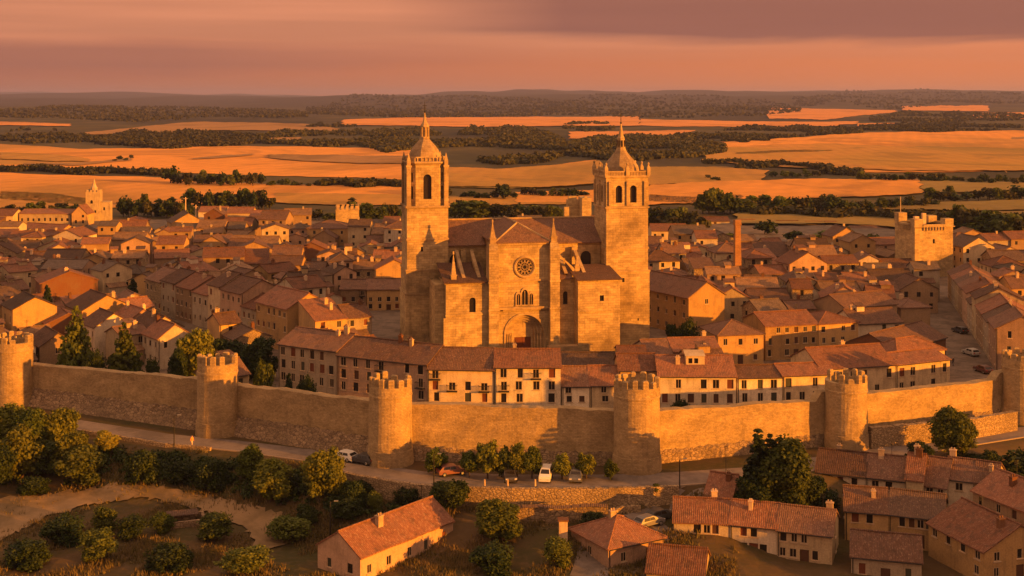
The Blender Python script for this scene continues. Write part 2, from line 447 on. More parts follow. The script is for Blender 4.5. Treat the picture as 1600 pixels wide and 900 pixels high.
def field(top,bot,mi,n=70,m=6,wob=1.0):
    """a field between two lines seen from the hill, laid on the plain"""
    mb=MB(); k=nfield[0]; nfield[0]+=1
    x0=min(top[0][0],bot[0][0])
    g=[]
    for j in range(m+1):
        row=[]
        for i in range(n+1):
            t=i/n
            xa=lerp(top[0][0],top[-1][0],t); xb=lerp(bot[0][0],bot[-1][0],t)
            ya=interp(xa,top)+wob*(.6*math.sin(t*17+k)+.35*math.sin(t*53+2*k)+.25*math.sin(t*131+k)); yb=interp(xb,bot)+wob*(.8*math.sin(t*13+2*k)+.4*math.sin(t*47+k)+.3*math.sin(t*117+3*k))
            px=lerp(xa,xb,j/m); py=lerp(ya,yb,j/m)
            if i==0: px+=wob*6*math.sin(j*2.3+k)
            if i==n: px+=wob*6*math.sin(j*1.9+k*3)
            x,y=G(px,py,0)
            row.append((x,y,terr(x,y)+.10+.10*(k%9)+y*.00035))
        g.append(row)
    for j in range(m):
        for i in range(n): mb.face([g[j+1][i],g[j+1][i+1],g[j][i+1],g[j][i]])
    return struct(mb.build('field',WHEAT[mi]))
# left plain
field([(-200,228),(0,226),(120,233),(330,230),(480,229),(640,234)],[(-200,262),(0,264),(250,268),(420,276),(640,281)],0)
field([(-60,248),(60,249),(150,254),(205,246)],[(-60,258),(60,258),(140,258),(200,251)],2,wob=.5)
field([(-200,270),(0,271),(250,279),(440,290),(640,288)],[(-200,345),(0,330),(250,325),(440,316),(640,312)],0)
field([(430,303),(520,304),(640,306)],[(430,318),(520,322),(640,322)],2,wob=.5)
field([(-200,193),(0,193),(110,196)],[(-200,197),(0,198),(110,199)],1,wob=.4)
field([(130,209),(220,200),(310,193),(480,196),(530,203)],[(130,212),(220,211),(310,206),(480,205),(530,207)],4,wob=.6)
field([(395,217),(470,216)],[(395,224),(470,222)],4,wob=.3)
# centre
field([(535,189),(700,182),(860,180),(1000,180)],[(535,197),(700,200),(860,199),(1000,197)],1,wob=.6)
field([(690,263),(780,266),(840,262),(940,253)],[(690,294),(780,294),(840,296),(940,288)],2,wob=.6)
field([(700,263),(800,268),(930,250)],[(700,274),(800,276),(930,268)],0,wob=.5)
field([(890,207),(980,206),(1090,204)],[(890,217),(980,218),(1050,212)],1,wob=.5)
field([(700,308),(900,305)],[(700,322),(900,320)],2,wob=.6)
field([(806,302),(935,298)],[(806,318),(935,318)],0,wob=.5)
# right plain
field([(1010,262),(1130,262),(1200,268)],[(1010,290),(1130,286),(1190,284)],2,wob=.5)
field([(1010,291),(1150,284),(1300,281),(1440,283)],[(1010,322),(1150,318),(1300,311),(1440,304)],0)
field([(1440,284),(1700,290)],[(1440,302),(1700,300)],3)
field([(1100,226),(1240,218),(1420,208),(1720,208)],[(1100,252),(1240,264),(1420,268),(1720,270)],2)
field([(1130,224),(1300,212),(1420,207),(1720,205)],[(1130,232),(1300,226),(1480,232),(1720,236)],0)
field([(1285,258),(1350,242),(1450,238),(1540,244)],[(1285,269),(1350,270),(1450,270),(1562,268)],0,wob=.4)
field([(1000,183),(1040,185),(1210,189),(1340,189)],[(1000,196),(1040,198),(1210,199),(1340,193)],1,wob=.5)
field([(1200,170),(1290,172),(1400,174)],[(1200,184),(1290,186),(1400,178)],1,wob=.5)
field([(1205,191),(1310,192)],[(1205,197),(1310,197)],1,wob=.3)
field([(1410,169),(1545,169)],[(1410,174),(1545,175)],1,wob=.3)
field([(1520,180),(1720,176)],[(1520,187),(1720,188)],1,wob=.4)
field([(1340,193),(1400,192)],[(1340,198),(1400,200)],1,wob=.3)
field([(1150,332),(1300,335),(1420,336),(1720,330)],[(1150,352),(1300,352),(1420,360),(1720,372)],3)
field([(1380,322),(1500,318),(1720,312)],[(1380,330),(1500,332),(1720,330)],3,wob=.6)
field([(1500,362),(1720,372)],[(1500,384),(1720,400)],3)

# darker leys, fallow wedges and tracks inside the big fields
field([(1100,229),(1200,228),(1330,231)],[(1100,234),(1200,233.5),(1330,231.8)],4,wob=.3)
field([(1215,250),(1300,243),(1395,241)],[(1215,262),(1290,256),(1395,243)],4,wob=.5)
field([(1495,232),(1600,230),(1720,230)],[(1495,233),(1600,237),(1720,238)],4,wob=.4)
field([(1535,244),(1556,250),(1566,262)],[(1535,245),(1560,262),(1574,272)],4,n=10,wob=.2)
field([(40,256),(120,256),(206,249)],[(40,258),(120,260),(206,252)],4,wob=.3)
field([(300,249),(350,244),(395,242)],[(300,251),(350,248),(395,244)],4,wob=.3)
field([(420,243),(520,244),(640,246)],[(420,249),(520,256),(640,258)],4,wob=.6)
field([(0,240),(90,243),(140,250)],[(0,250),(90,254),(140,254)],2,wob=.4)
field([(60,291),(200,296),(330,296)],[(60,293),(200,299),(330,299)],4,wob=.3)
field([(150,306),(300,312),(430,308)],[(150,316),(300,322),(430,314)],3,wob=.6)
field([(0,300),(80,303),(140,312)],[(0,312),(80,318),(140,322)],2,wob=.5)
field([(690,282),(800,285),(930,278)],[(690,294),(800,296),(930,287)],3,wob=.5)
field([(1120,292),(1220,289),(1350,291)],[(1120,294),(1220,291.5),(1350,293)],4,wob=.3)
field([(1010,306),(1080,310),(1160,306)],[(1010,316),(1080,320),(1160,314)],4,wob=.5)
field([(560,192),(640,189),(720,190)],[(560,194),(640,192),(720,191.5)],4,wob=.2)
field([(1150,240),(1230,236),(1300,236)],[(1150,243),(1230,240),(1300,238)],3,wob=.4)
field([(1580,216),(1640,214),(1720,214)],[(1580,221),(1640,222),(1720,222)],4,wob=.3)
# ------------------------------------------------------------------ walls with real openings
def panel(mb,o,ang,w,z0,z1,ops,rev=.22):
    """a wall sheet from point o along direction ang, with openings (u0,u1,za,zb,arched) cut out and reveals"""
    t=Vector((math.cos(ang),math.sin(ang),0)); nin=Vector((-math.sin(ang),math.cos(ang),0)); o=Vector((o[0],o[1],0))
    P=lambda u,z,d=0: tuple(o+t*u+nin*d+Vector((0,0,z)))
    us=sorted({0,w,*[q for p in ops for q in p[:2]]}); zs=sorted({z0,z1,*[q for p in ops for q in p[2:4]]})
    for a,b_ in zip(us,us[1:]):
        for c,d in zip(zs,zs[1:]):
            um,zm=(a+b_)/2,(c+d)/2
            if any(p[0]<um<p[1] and p[2]<zm<p[3] for p in ops): continue
            mb.face([P(a,c),P(b_,c),P(b_,d),P(a,d)])
    for p in ops:
        u0,u1,a,b_=p[:4]; arch=len(p)>4 and p[4]
        r=(u1-u0)/2; um=(u0+u1)/2
        if arch:
            sp=b_-r*(1.45 if arch==2 else 1)
            cur=[]
            n=10
            for i in range(n+1):
                th=math.pi-math.pi*i/n
                cu=um+r*math.cos(th); cz=sp+(b_-sp)*(math.sin(th) if arch==1 else math.sin(th)**1.0*(1-.18*abs(math.cos(th))))
                cur.append((cu,cz))
            for (ua,za),(ub,zb) in zip(cur,cur[1:]):
                mb.face([P(ua,za),P(ub,zb),P(ub,b_),P(ua,b_)])
                mb.face([P(ua,za),P(ua,za,rev),P(ub,zb,rev),P(ub,zb)])
            top=sp
        else:
            top=b_; mb.face([P(u0,b_),P(u0,b_,rev),P(u1,b_,rev),P(u1,b_)])
        mb.face([P(u0,a),P(u0,a,rev),P(u0,top,rev),P(u0,top)])
        mb.face([P(u1,top),P(u1,top,rev),P(u1,a,rev),P(u1,a)])
        mb.face([P(u0,a),P(u1,a),P(u1,a,rev),P(u0,a,rev)])

_pane={}; _frm={}
def pane_mesh(w,h,mat):
    k=(round(w,2),round(h,2),mat.name)
    if k not in _pane:
        mb=MB(); mb.box(-w/2,w/2,0,.04,0,h); _pane[k]=mb.mesh('pane',mat)
    return _pane[k]
def frame_mesh(w,h,kind):
    k=(round(w,2),round(h,2),kind)
    if k not in _frm:
        mb=MB(); fw=.07
        if kind=='shut':
            mb.box(-w/2,-w/2+.05,.02,.1,0,h); mb.box(w/2-.05,w/2,.02,.1,0,h)
            mb.box(-w*.5-.14,w*.5+.14,-.10,.03,-.12,-.002)
            _frm[k]=mb.mesh('window_frame',M_CHIM)
        else:
            mb.box(-w/2,-w/2+fw,.02,.1,0,h); mb.box(w/2-fw,w/2,.02,.1,0,h)
            mb.box(-w/2+fw,w/2-fw,.02,.1,h-fw,h); mb.box(-w/2+fw,w/2-fw,.02,.1,0,fw)
            mb.box(-.03,.03,.03,.09,fw,h-fw)
            mb.box(-w*.5-.12,w*.5+.12,-.12,.015,-.12,-.002)
            _frm[k]=mb.mesh('window_frame',M_FRAME)
    return _frm[k]
_bal={}
def balcony_mesh(w):
    k=round(w,1)
    if k not in _bal:
        mb=MB(); d=.75
        mb.box(-w/2,w/2,-d,-.003,-.16,0)
        for x in np.arange(-w/2+.06,w/2,.22): mb.box(x-.018,x+.018,-d+.02,-d+.06,0,.95,False)
        mb.box(-w/2,w/2,-d,-d+.07,.95,1.02); mb.box(-w/2,-w/2+.05,-d,-.01,.95,1.02); mb.box(w/2-.05,w/2,-d,-.01,.95,1.02)
        _bal[k]=mb.mesh('balcony',M_IRON)
    return _bal[k]
_win1={}
def farwin_mesh(w,h):
    k=(round(w,1),round(h,1))
    if k not in _win1:
        mb=MB(); mb.box(-w/2,w/2,0,.04,0,h); _win1[k]=mb.mesh('window',M_GLASS)
    return _win1[k]

SHUT=[M_WOOD,M_WOODR,M_WOODG,M_GLASS,M_GLASS]
def windows_for(w,he,st,ncol,door=False,bal=0,rr=random,z00=0.0,big=0):
    """openings on one side of a house: (u,z,w,h,kind)"""
    out=[]; sh=(he-z00)/st
    ncol=max(0,ncol)
    for s in range(st):
        for i in range(ncol):
            u=w*(i+.5)/ncol+rr.uniform(-.15,.15)*w/max(ncol,2)*.4
            if rr.random()<.10: continue
            ww=rr.choice([.8,.9,1.0]); wh=rr.choice([1.1,1.2,1.35]) if sh>2.3 else min(1.15,sh-.6)
            z=z00+s*sh+sh*(.36 if sh>2.3 else .28)
            if big: ww=rr.choice([.95,1.05,1.15]); wh=min(1.55,sh-.45); z=z00+s*sh+sh*.16
            kind=rr.choice(['glass','glass','shut','shut'])
            if s==0 and door and i==ncol//2 and z00==0: z=z00+.05; ww=1.15; wh=min(2.15,sh-.3); kind='door'
            elif bal and s>0 and rr.random()<bal: z=z00+s*sh+.25; wh=min(2.0,sh-.55); kind='balc'
            out.append((u,z,ww,min(wh,sh-.3),kind))
    return out

def roof_mesh(kind,w,d,he,hr,over,amp,seg):
    mb=MB(); W=w/2+over*.6; D=d/2+over; th=.17
    def nseg(L): return max(1,int(L/seg))
    e=.16
    if kind=='x':
        sl=(hr-he)/(d/2); ze=he-over*sl+e; zr=hr+e
        ny=nseg(d/2); nx=nseg(w)
        mb.slab(bil((-W,-D,ze),(W,-D,ze),(W,0,zr),(-W,0,zr),nx,ny,amp),th)
        mb.slab(bil((W,D,ze),(-W,D,ze),(-W,.01,zr-.01),(W,.01,zr-.01),nx,ny,amp),th)
        n=nx*2
        for i in range(n):
            a=-W+2*W*i/n; mb.bar((a,0,zr-.01),(a+2*W/n*.97,0,zr+.015),.15,6)
    elif kind=='y':
        W=w/2+over; D=d/2+over*.6
        sl=(hr-he)/(w/2); ze=he-over*sl+e; zr=hr+e
        nx=nseg(d); ny=nseg(w/2)
        mb.slab(bil((W,-D,ze),(W,D,ze),(0,D,zr),(0,-D,zr),nx,ny,amp),th)
        mb.slab(bil((-W,D,ze),(-W,-D,ze),(-.01,-D,zr-.01),(-.01,D,zr-.01),nx,ny,amp),th)
        n=nx*2
        for i in range(n):
            a=-D+2*D*i/n; mb.bar((0,a,zr-.01),(0,a+2*D/n*.97,zr+.015),.15,6)
    elif kind=='hip':
        W=w/2+over
        sl=(hr-he)/(min(w,d)/2); ze=he-over*sl+e; zr=hr+e
        if w>=d: k=(w-d)/2; A,B=(-k,0,zr),(k,0,zr)
        else: k=(d-w)/2; A,B=(0,-k,zr),(0,k,zr)
        q=[(-W,-D,ze),(W,-D,ze),(W,D,ze),(-W,D,ze)]
        nn=nseg(min(w,d)/2)
        if w>=d: fs=[(q[0],q[1],B,A),(q[2],q[3],A,B),(q[1],q[2],B,B),(q[3],q[0],A,A)]
        else: fs=[(q[0],q[1],A,A),(q[2],q[3],B,B),(q[1],q[2],B,A),(q[3],q[0],A,B)]
        for a,b_,c,dd in fs: mb.slab(bil(a,b_,c,dd,max(1,nseg((Vector(a)-Vector(b_)).length)),nn,0),th)
        for a,b_ in ((q[0],A),(q[1],B if w>=d else A),(q[2],B),(q[3],A if w>=d else B),(A,B)):
            if (Vector(a)-Vector(b_)).length>.3: mb.bar(a,b_,.14,6)
    elif kind=='shed':
        sl=(hr-he)/d; ze=he-over*sl+e; zr=hr+e+.05
        mb.slab(bil((-W,-D,ze),(W,-D,ze),(W,d/2+.15,zr),(-W,d/2+.15,zr),nseg(w),nseg(d),amp),th)
    return mb
HOUSES=[]
def house(cx,cy,rot,w,d,he,hr,kind='x',wall='cream',roof='brown',wins=None,chim=0,z0=0.,lod=0,over=.35,st=2,
          cols=(3,2,0,2),door=True,bal=0.,z00=0.,extra=0,big=0,label=None,group='houses of the walled town',name='town_house',rr=random,base=-.4,cat='house',amp=None):
    """wins: dict side->list of openings (u,z,w,h,kind); sides 0 front 1 right 2 back 3 left"""
    t=thing(name,label,cat,(cx,cy,z0),rot,group)
    L=[w,d,w,d]; org=[(-w/2,-d/2),(w/2,-d/2),(w/2,d/2),(-w/2,d/2)]
    mb=MB(); wl=[]
    for s in range(4):
        if wins is not None and s in wins: ops=wins[s]
        elif cols[s]: ops=windows_for(L[s],he,st,cols[s],door and s==0,bal if s==0 else 0,rr,z00,big)
        else: ops=[]
        zt=hr if (kind=='shed' and s==2) else he
        ok=[]
        for (u,z,ww,wh,k) in ops:
            if u-ww/2<.25 or u+ww/2>L[s]-.25 or z+wh>zt-.15: continue
            if any(abs(u-q[0])<(ww+q[2])/2+.1 and z<q[1]+q[3]+.12 and q[1]<z+wh+.12 for q in ok): continue
            ok.append((u,z,ww,wh,k))
        panel(mb,org[s],s*math.pi/2,L[s],base,zt,[(u-ww/2,u+ww/2,z,z+wh) for u,z,ww,wh,k in ok],.2)
        wl.append(ok)
    if kind=='x':
        for x,sg in ((w/2,1),(-w/2,-1)):
            p=[(x,-d/2*sg,he),(x,d/2*sg,he),(x,0,hr)]; mb.face(p)
    elif kind=='y':
        for y,sg in ((-d/2,1),(d/2,-1)):
            mb.face([(-w/2*sg,y,he),(w/2*sg,y,he),(0,y,hr)])
    elif kind=='shed':
        mb.face([(w/2,-d/2,he),(w/2,d/2,he),(w/2,d/2,hr)]); mb.face([(-w/2,d/2,he),(-w/2,-d/2,he),(-w/2,d/2,hr)])
    wo=mb.build('wall',WALLS[wall],t)
    if amp is None: amp=.05 if lod==0 else .06
    ro=roof_mesh(kind,w,d,he,hr,over,amp,1.3 if lod==0 else 3.0).build('roof',ROOFS[roof],t)
    for s in range(4):
        a=s*math.pi/2; tx,ty=math.cos(a),math.sin(a); nxx,nyy=-ty,tx
        for (u,z,ww,wh,k) in wl[s]:
            dd=.13 if k!='door' else .1
            px=org[s][0]+tx*u+nxx*dd; py=org[s][1]+ty*u+nyy*dd
            if lod==0:
                if k=='door':
                    obj('door',pane_mesh(ww,wh,rr.choice([M_WOOD,M_WOODR,M_WOOD])),t,(px,py,z),a)
                else:
                    f=obj('window',frame_mesh(ww,wh,'shut' if k=='shut' else 'glass'),t,(org[s][0]+tx*u,org[s][1]+ty*u,z),a)
                    obj('pane',pane_mesh(ww,wh,rr.choice(SHUT) if k=='shut' else M_GLASS),f,(0,dd,0))
                    if k=='balc': obj('balcony',balcony_mesh(ww+.7),t,(org[s][0]+tx*u,org[s][1]+ty*u,z-.02),a)
            else:
                obj('window' if k!='door' else 'door',farwin_mesh(ww,wh) if k!='door' else pane_mesh(ww,wh,M_WOOD),t,(px,py,z),a)
    for c in range(chim):
        mb=MB(); cw=rr.uniform(.5,.9); ch=rr.uniform(.7,1.3)
        if kind in('x','hip'): qx=rr.uniform(-.4,.4)*w*(1 if kind=='x' else .5); qy=rr.uniform(-.22,.22)*d; zz=lerp(hr,he,abs(qy)/(d/2))
        elif kind=='y': qy=rr.uniform(-.4,.4)*d; qx=rr.uniform(-.22,.22)*w; zz=lerp(hr,he,abs(qx)/(w/2))
        else: qx=rr.uniform(-.4,.4)*w; qy=rr.uniform(-.3,.4)*d; zz=lerp(he,hr,(qy+d/2)/d)
        mb.box(qx-cw/2,qx+cw/2,qy-.3,qy+.3,zz-.8,zz+ch); mb.box(qx-cw/2-.08,qx+cw/2+.08,qy-.38,qy+.38,zz+ch+.002,zz+ch+.12)
        for q in (-.18,.18): mb.box(qx+q*cw*1.2-.09,qx+q*cw*1.2+.09,qy-.1,qy+.1,zz+ch+.122,zz+ch+.4)
        mb.build('chimney',M_CHIM if rr.random()<.7 else WALLS['brick'],ro)
    if lod==0 and rr.random()<.45:
        mb=MB(); qx=rr.uniform(-.35,.35)*w; qy=0 if kind!='y' else rr.uniform(-.35,.35)*d; qx=qx if kind!='y' else 0
        hp=rr.uniform(1.4,2.4); mb.bar((qx,qy,hr),(qx,qy,hr+hp),.035,4)
        for q in range(4): mb.bar((qx-.45,qy+.02,hr+hp-.1-.16*q),(qx+.45-.06*q,qy+.02,hr+hp-.1-.16*q),.022,4)
        mb.build('aerial',M_IRON,ro)
    if group=='terraced houses just inside the town wall' or (lod==0 and rr.random()<.3):
        mb=MB(); mb.bar((-w/2+.2,-d/2-.07,.1),(-w/2+.2,-d/2-.07,he-.05),.06,5); mb.build('drainpipe',M_IRON,t)
        if kind!='y':
            sl=(hr-he)/(d/2 if kind!='hip' else min(w,d)/2); mb=MB(); mb.bar((-w/2,-d/2-over-.05,he-over*sl+.02),(w/2,-d/2-over-.05,he-over*sl+.02),.07,5); mb.build('gutter',M_IRON,ro)
    if extra&1:
        ew=rr.uniform(.35,.6)*w; ed=rr.uniform(1.8,2.8); eh=rr.uniform(.45,.7)*he; ex=rr.uniform(-.5,.5)*(w-ew-.4)
        mb=MB(); mb.box(ex-ew/2,ex+ew/2,-d/2-ed,-d/2-.004,base,eh); mb.build('annex_wall',WALLS[rr.choice(list(WALLS))],t)
        mb=MB(); mb.slab(bil((ex-ew/2-.2,-d/2-ed-.25,eh+.05),(ex+ew/2+.2,-d/2-ed-.25,eh+.05),(ex+ew/2+.2,-d/2-.01,eh+1.0),(ex-ew/2-.2,-d/2-.01,eh+1.0),3,2,.04),.14); mb.build('annex_roof',ROOFS[rr.choice(list(ROOFS))],t)
    if extra&2 and kind in('x','y'):
        a=rr.uniform(1.4,2.4); ex=rr.uniform(-.25,.25)*(w if kind=='x' else 0); ey=rr.uniform(-.25,.25)*(d if kind=='y' else 0); zt=hr+rr.uniform(.5,1.1)
        mb=MB(); mb.box(ex-a/2,ex+a/2,ey-a/2,ey+a/2,he+.3,zt); mb.build('roof_turret',WALLS[wall],t)
        mb=MB(); mb.slab(bil((ex-a/2-.2,ey-a/2-.2,zt+.05),(ex+a/2+.2,ey-a/2-.2,zt+.05),(ex+a/2+.2,ey+a/2+.2,zt+.6),(ex-a/2-.2,ey+a/2+.2,zt+.6),2,2,.02),.12); mb.build('turret_roof',ROOFS[roof],t)
    HOUSES.append(dict(o=t,cx=cx,cy=cy,rot=rot,w=w,d=d,he=he,hr=hr,kind=kind,wall=wall,roof=roof,st=st,chim=chim,z0=z0,auto=label is None))
    return t

def frow(px0,y0,px1,y1,eave,ridge,depth,kind='x',**kw):
    """a house whose front wall runs between two seen points; eave/ridge are the heights they are seen at"""
    x0,x1=X(px0,y0),X(px1,y1); rot=math.atan2(y1-y0,x1-x0); w=math.hypot(x1-x0,y1-y0)
    n=(-math.sin(rot),math.cos(rot)); mx,my=(x0+x1)/2,(y0+y1)/2
    z0=kw.get('z0',0.)
    he=Zat(my,eave)-z0
    hr=Zat(my+n[1]*depth/2,ridge)-z0 if kind!='shed' else Zat(my+n[1]*depth,ridge)-z0
    if kind=='y': hr=Zat(my,ridge)-z0
    return house(mx+n[0]*depth/2,my+n[1]*depth/2,rot,w,depth,he,hr,kind,**kw)

# ------------------------------------------------------------------ town wall
def merlon_mesh(name,w,d,h):
    mb=MB(); mb.box(-w/2,w/2,-d/2,d/2,0,h-.15)
    b=[(-w/2,-d/2,h-.15),(w/2,-d/2,h-.15),(w/2,d/2,h-.15),(-w/2,d/2,h-.15)]
    q=[(-w*.32,-d*.3,h),(w*.32,-d*.3,h),(w*.32,d*.3,h),(-w*.32,d*.3,h)]
    mb.rings([b,q],True,False,True)
    return mb.mesh(name,M_WALL)
MER=[merlon_mesh('merlon',w_,.6,h) for w_,h in ((.86,1.25),(.8,1.4),(.92,1.1),(.72,.9),(.66,1.3),(.9,.75))]
TOWERH=[11,11.0,11.4,11.5,12.1,10.2,10.4,11]
TOWERLAB=['','round crenellated stone tower at the far left end of the town wall','round crenellated tower above the road, beside the clump of dark town trees',
 'round crenellated tower beside the two parked cars below the terraced houses','round crenellated tower just behind the smallest roadside tree, in front of the low house',
 'round crenellated tower in front of the white lit houses, behind the long white cottage','round crenellated tower at the right edge by the paved street mouth','']
for i,(x,y) in enumerate(TWP):
    if i in (0,7): continue
    hh=TOWERH[i]; r=3.15 if i not in (4,) else 3.3
    t=thing('wall_tower',TOWERLAB[i],'tower',(x,y,0),0,'round towers of the town wall')
    n=40; mb=MB()
    rs=[]
    for z,rr_ in ((-1,r+.38),(2.2,r+.2),(2.25,r+.12),(hh*.5,r+.05),(hh-1.6,r),(hh-1.55,r+.1),(hh-1.3,r+.1),(hh-1.25,r+.02),(hh,r+.02)):
        rs.append([((rr_+random.uniform(-.035,.035))*math.cos(2*math.pi*k/n),(rr_+random.uniform(-.035,.035))*math.sin(2*math.pi*k/n),z) for k in range(n)])
    mb.rings(rs,True,False,False,uscale=2*math.pi*r/n)
    mb.rings([[((r+.02)*math.cos(2*math.pi*k/n),(r+.02)*math.sin(2*math.pi*k/n),hh) for k in range(n)],[((r-.6)*math.cos(2*math.pi*k/n),(r-.6)*math.sin(2*math.pi*k/n),hh) for k in range(n)],[((r-.6)*math.cos(2*math.pi*k/n),(r-.6)*math.sin(2*math.pi*k/n),hh-1.1) for k in range(n)]],True,False,True)
    mb.build('shaft',M_WALL,t,smooth=False)
    nm=13
    for k in range(nm):
        a=2*math.pi*(k+.35*i)/nm
        if random.random()<.08: continue
        obj('merlon',random.choice(MER),t,((r-.29)*math.cos(a),(r-.29)*math.sin(a),hh-.03),a+math.pi/2)
# wall lengths between towers
WALLTOP=[(0,6.9,6.7),(1,6.7,8.0),(2,7.65,8.15),(3,8.3,7.9),(4,7.65,6.9),(5,7.2,6.7),(6,7.6,7.4)]
WLAB=['','long shaded stretch of town wall below the dark conifers, left of the second tower','shaded stretch of town wall behind the rubble bank and parked cars',
 'sunlit stretch of town wall behind the row of small roadside trees','sunlit stretch of town wall below the white house with the roof dormer','sunlit stretch of town wall behind the large lone tree, with stepped top at the street','']
for i,za,zb in WALLTOP:
    a=Vector(TWP[i]); b_=Vector(TWP[i+1]); d=(b_-a); L=d.length; rot=math.atan2(d.y,d.x)
    lab=WLAB[i] or ('stretch of town wall running on past the left tower' if i==0 else 'stretch of town wall running on past the right tower')
    t=thing('town_wall',lab,'wall',((a.x+b_.x)/2,(a.y+b_.y)/2,0),rot,'stretches of the town wall')
    off=1.5 # wall face lies behind the tower centre line
    n=int(L/1.1); mb=MB(); top=[]
    for k in range(n+1):
        u=-L/2+L*k/n; z=lerp(za,zb,k/n)+random.uniform(-.11,.11)+.07*math.sin(k*.5+i)
        if i==5 and k/n>.90: z+=1.2
        if i==4 and k/n>.90: z+=1.3
        top.append((u,z))
    NR=7; gw=[]
    for k,(u,z) in enumerate(top):
        gw.append([(u+(random.uniform(-.15,.15) if 0<k<n else 0),off+random.uniform(-.05,.05)+(.05*math.sin(k*.35+q)),lerp(-.5,z,q/NR)) if q<NR else (u,off,z) for q in range(NR+1)])
    for A,B in zip(gw,gw[1:]):
        for q in range(NR): mb.face([A[q],B[q],B[q+1],A[q+1]])
    for (u0,z0),(u1,z1) in zip(top,top[1:]):
        mb.face([(u0,off,z0),(u1,off,z1),(u1,off+1.9,z1-.05),(u0,off+1.9,z0-.05)])
        mb.face([(u1,off+1.9,-.5),(u0,off+1.9,-.5),(u0,off+1.9,z0-.05),(u1,off+1.9,z1-.05)])
        if abs(z1-z0)>.5: pass
    mb.build('masonry',M_WALL,t)
    mb=MB()
    prof=[(-2.0 if i in(1,2) else -.9,-.5),(-1.0 if i in (1,2) else -.55,1.1),(-.30,2.35),(-.12,2.75),(.0,2.9)]
    cols=[]
    for k in range(n*2+1):
        u=-L/2+L*k/(2*n)
        cols.append([(u,off+p+random.uniform(-.12,.12)*(0 if q==len(prof)-1 else 1),z+random.uniform(-.15,.15)-(1.0 if i not in (1,2) else .0)) for q,(p,z) in enumerate(prof)])
    for A,B in zip(cols,cols[1:]):
        for k in range(len(prof)-1): mb.face([A[k],B[k],B[k+1],A[k+1]])
    mb.build('footing',M_PLINTH,t)
# low outwork in front of the wall at the right
def polywall(name,pts,h,th,mat,label,cat='wall',cap=None,group=None,zs=None,dz=-.6):
    t=thing(name,label,cat,(pts[0][0],pts[0][1],0),0,group)
    o=Vector((pts[0][0],pts[0][1],0)); mb=MB()
    P=[Vector((p[0],p[1],0))-o for p in dens(pts,5)]
    for i,(p,q) in enumerate(zip(P,P[1:])):
        d=(q-p).normalized(); n=Vector((-d.y,d.x,0))*th/2
        pz=terr(*(p+o).xy)+dz; qz=terr(*(q+o).xy)+dz
        if zs is not None: pt=qt=zs
        else: pt=terr(*(p+o).xy)+h; qt=terr(*(q+o).xy)+h
        k=random.uniform(-.05,.05); pt+=k; qt+=k
        A=[p-n,q-n,q+n,p+n]
        lo=[(*v.xy,pz if j in(0,3) else qz) for j,v in enumerate(A)]; hi=[(*v.xy,pt if j in(0,3) else qt) for j,v in enumerate(A)]
        mb.face([lo[0],lo[1],hi[1],hi[0]]); mb.face([lo[2],lo[3],hi[3],hi[2]]); mb.face(hi)
        if i==0: mb.face([lo[3],lo[0],hi[0],hi[3]])
        if i==len(P)-2: mb.face([lo[1],lo[2],hi[2],hi[1]])
    mb.build('masonry',mat,t)
    if cap:
        mb=MB()
        for p,q in zip(P,P[1:]):
            d=(q-p).normalized(); n=Vector((-d.y,d.x,0))*(th/2+.15)
            zz=(zs if zs is not None else terr(*(p+o).xy)+h)+.06
            mb.face([(*(p-n).xy,zz),(*(q-n).xy,zz),(*q.xy,zz+.3),(*p.xy,zz+.3)]); mb.face([(*(q+n).xy,zz),(*(p+n).xy,zz),(*p.xy,zz+.3),(*q.xy,zz+.3)])
        mb.build('coping',cap,t)
    return t
polywall('outwork_wall',[(TWP[5][0]+3.4,TWP[5][1]-.9),G(1450,691),G(1520,684),G(1586,672)],3.1,1.0,M_RETAIN,'low rough stone outwork in front of the wall by the lone tree')
# retaining wall below the road
rp=[(x,y-.25) for x,y in dens([G(540,741),G(600,752),G(660,760),G(800,765),G(950,765),G(1060,761)],3)]
polywall('retaining_wall',rp,3.0,.7,M_RETAIN,'long low retaining wall of rough stone below the road',zs=.34,dz=-3.4)
rp=[(x,y-.3) for x,y in dens([GT(130,676),GT(260,697),GT(330,703)],3)]
polywall('road_parapet',rp,.5,.5,M_RETAIN,'short low stone parapet along the road above the dark scrub',zs=.5,dz=-2.2)
polywall('garden_wall',[GT(800,818),GT(880,817),GT(950,816)],2.0,.6,M_PLINTH,'garden wall with tiled coping below the footpath',cap=ROOFS['dark'])
polywall('yard_wall',[GT(1000,800),GT(962,806)],1.0,.4,M_RETAIN,'short stone wall end beside the sloping side road')
# low parapets and terrace walls between the houses and the town wall
polywall('terrace_wall',[(X(1032,212),212),(X(1150,212),212)],2.9,.4,WALLS['grey'],'low grey terrace wall in front of the white dormered house',zs=1.3)
polywall('terrace_wall',[(X(1368,214),214),(X(1482,222),222)],2.6,.4,WALLS['grey'],'low grey terrace wall in front of the two cream houses by the street',zs=1.4)
polywall('garden_wall',[(X(372,222),222),(X(418,224),224)],2.6,.4,WALLS['cream'],'pale garden wall beside the bright shrub behind the shaded town wall',zs=2.2)
polywall('garden_wall',[(X(425,219),219),(X(500,212),212)],2.6,.4,WALLS['cream'],'pale garden wall below the long shaded house with two roof chimneys',zs=2.0)

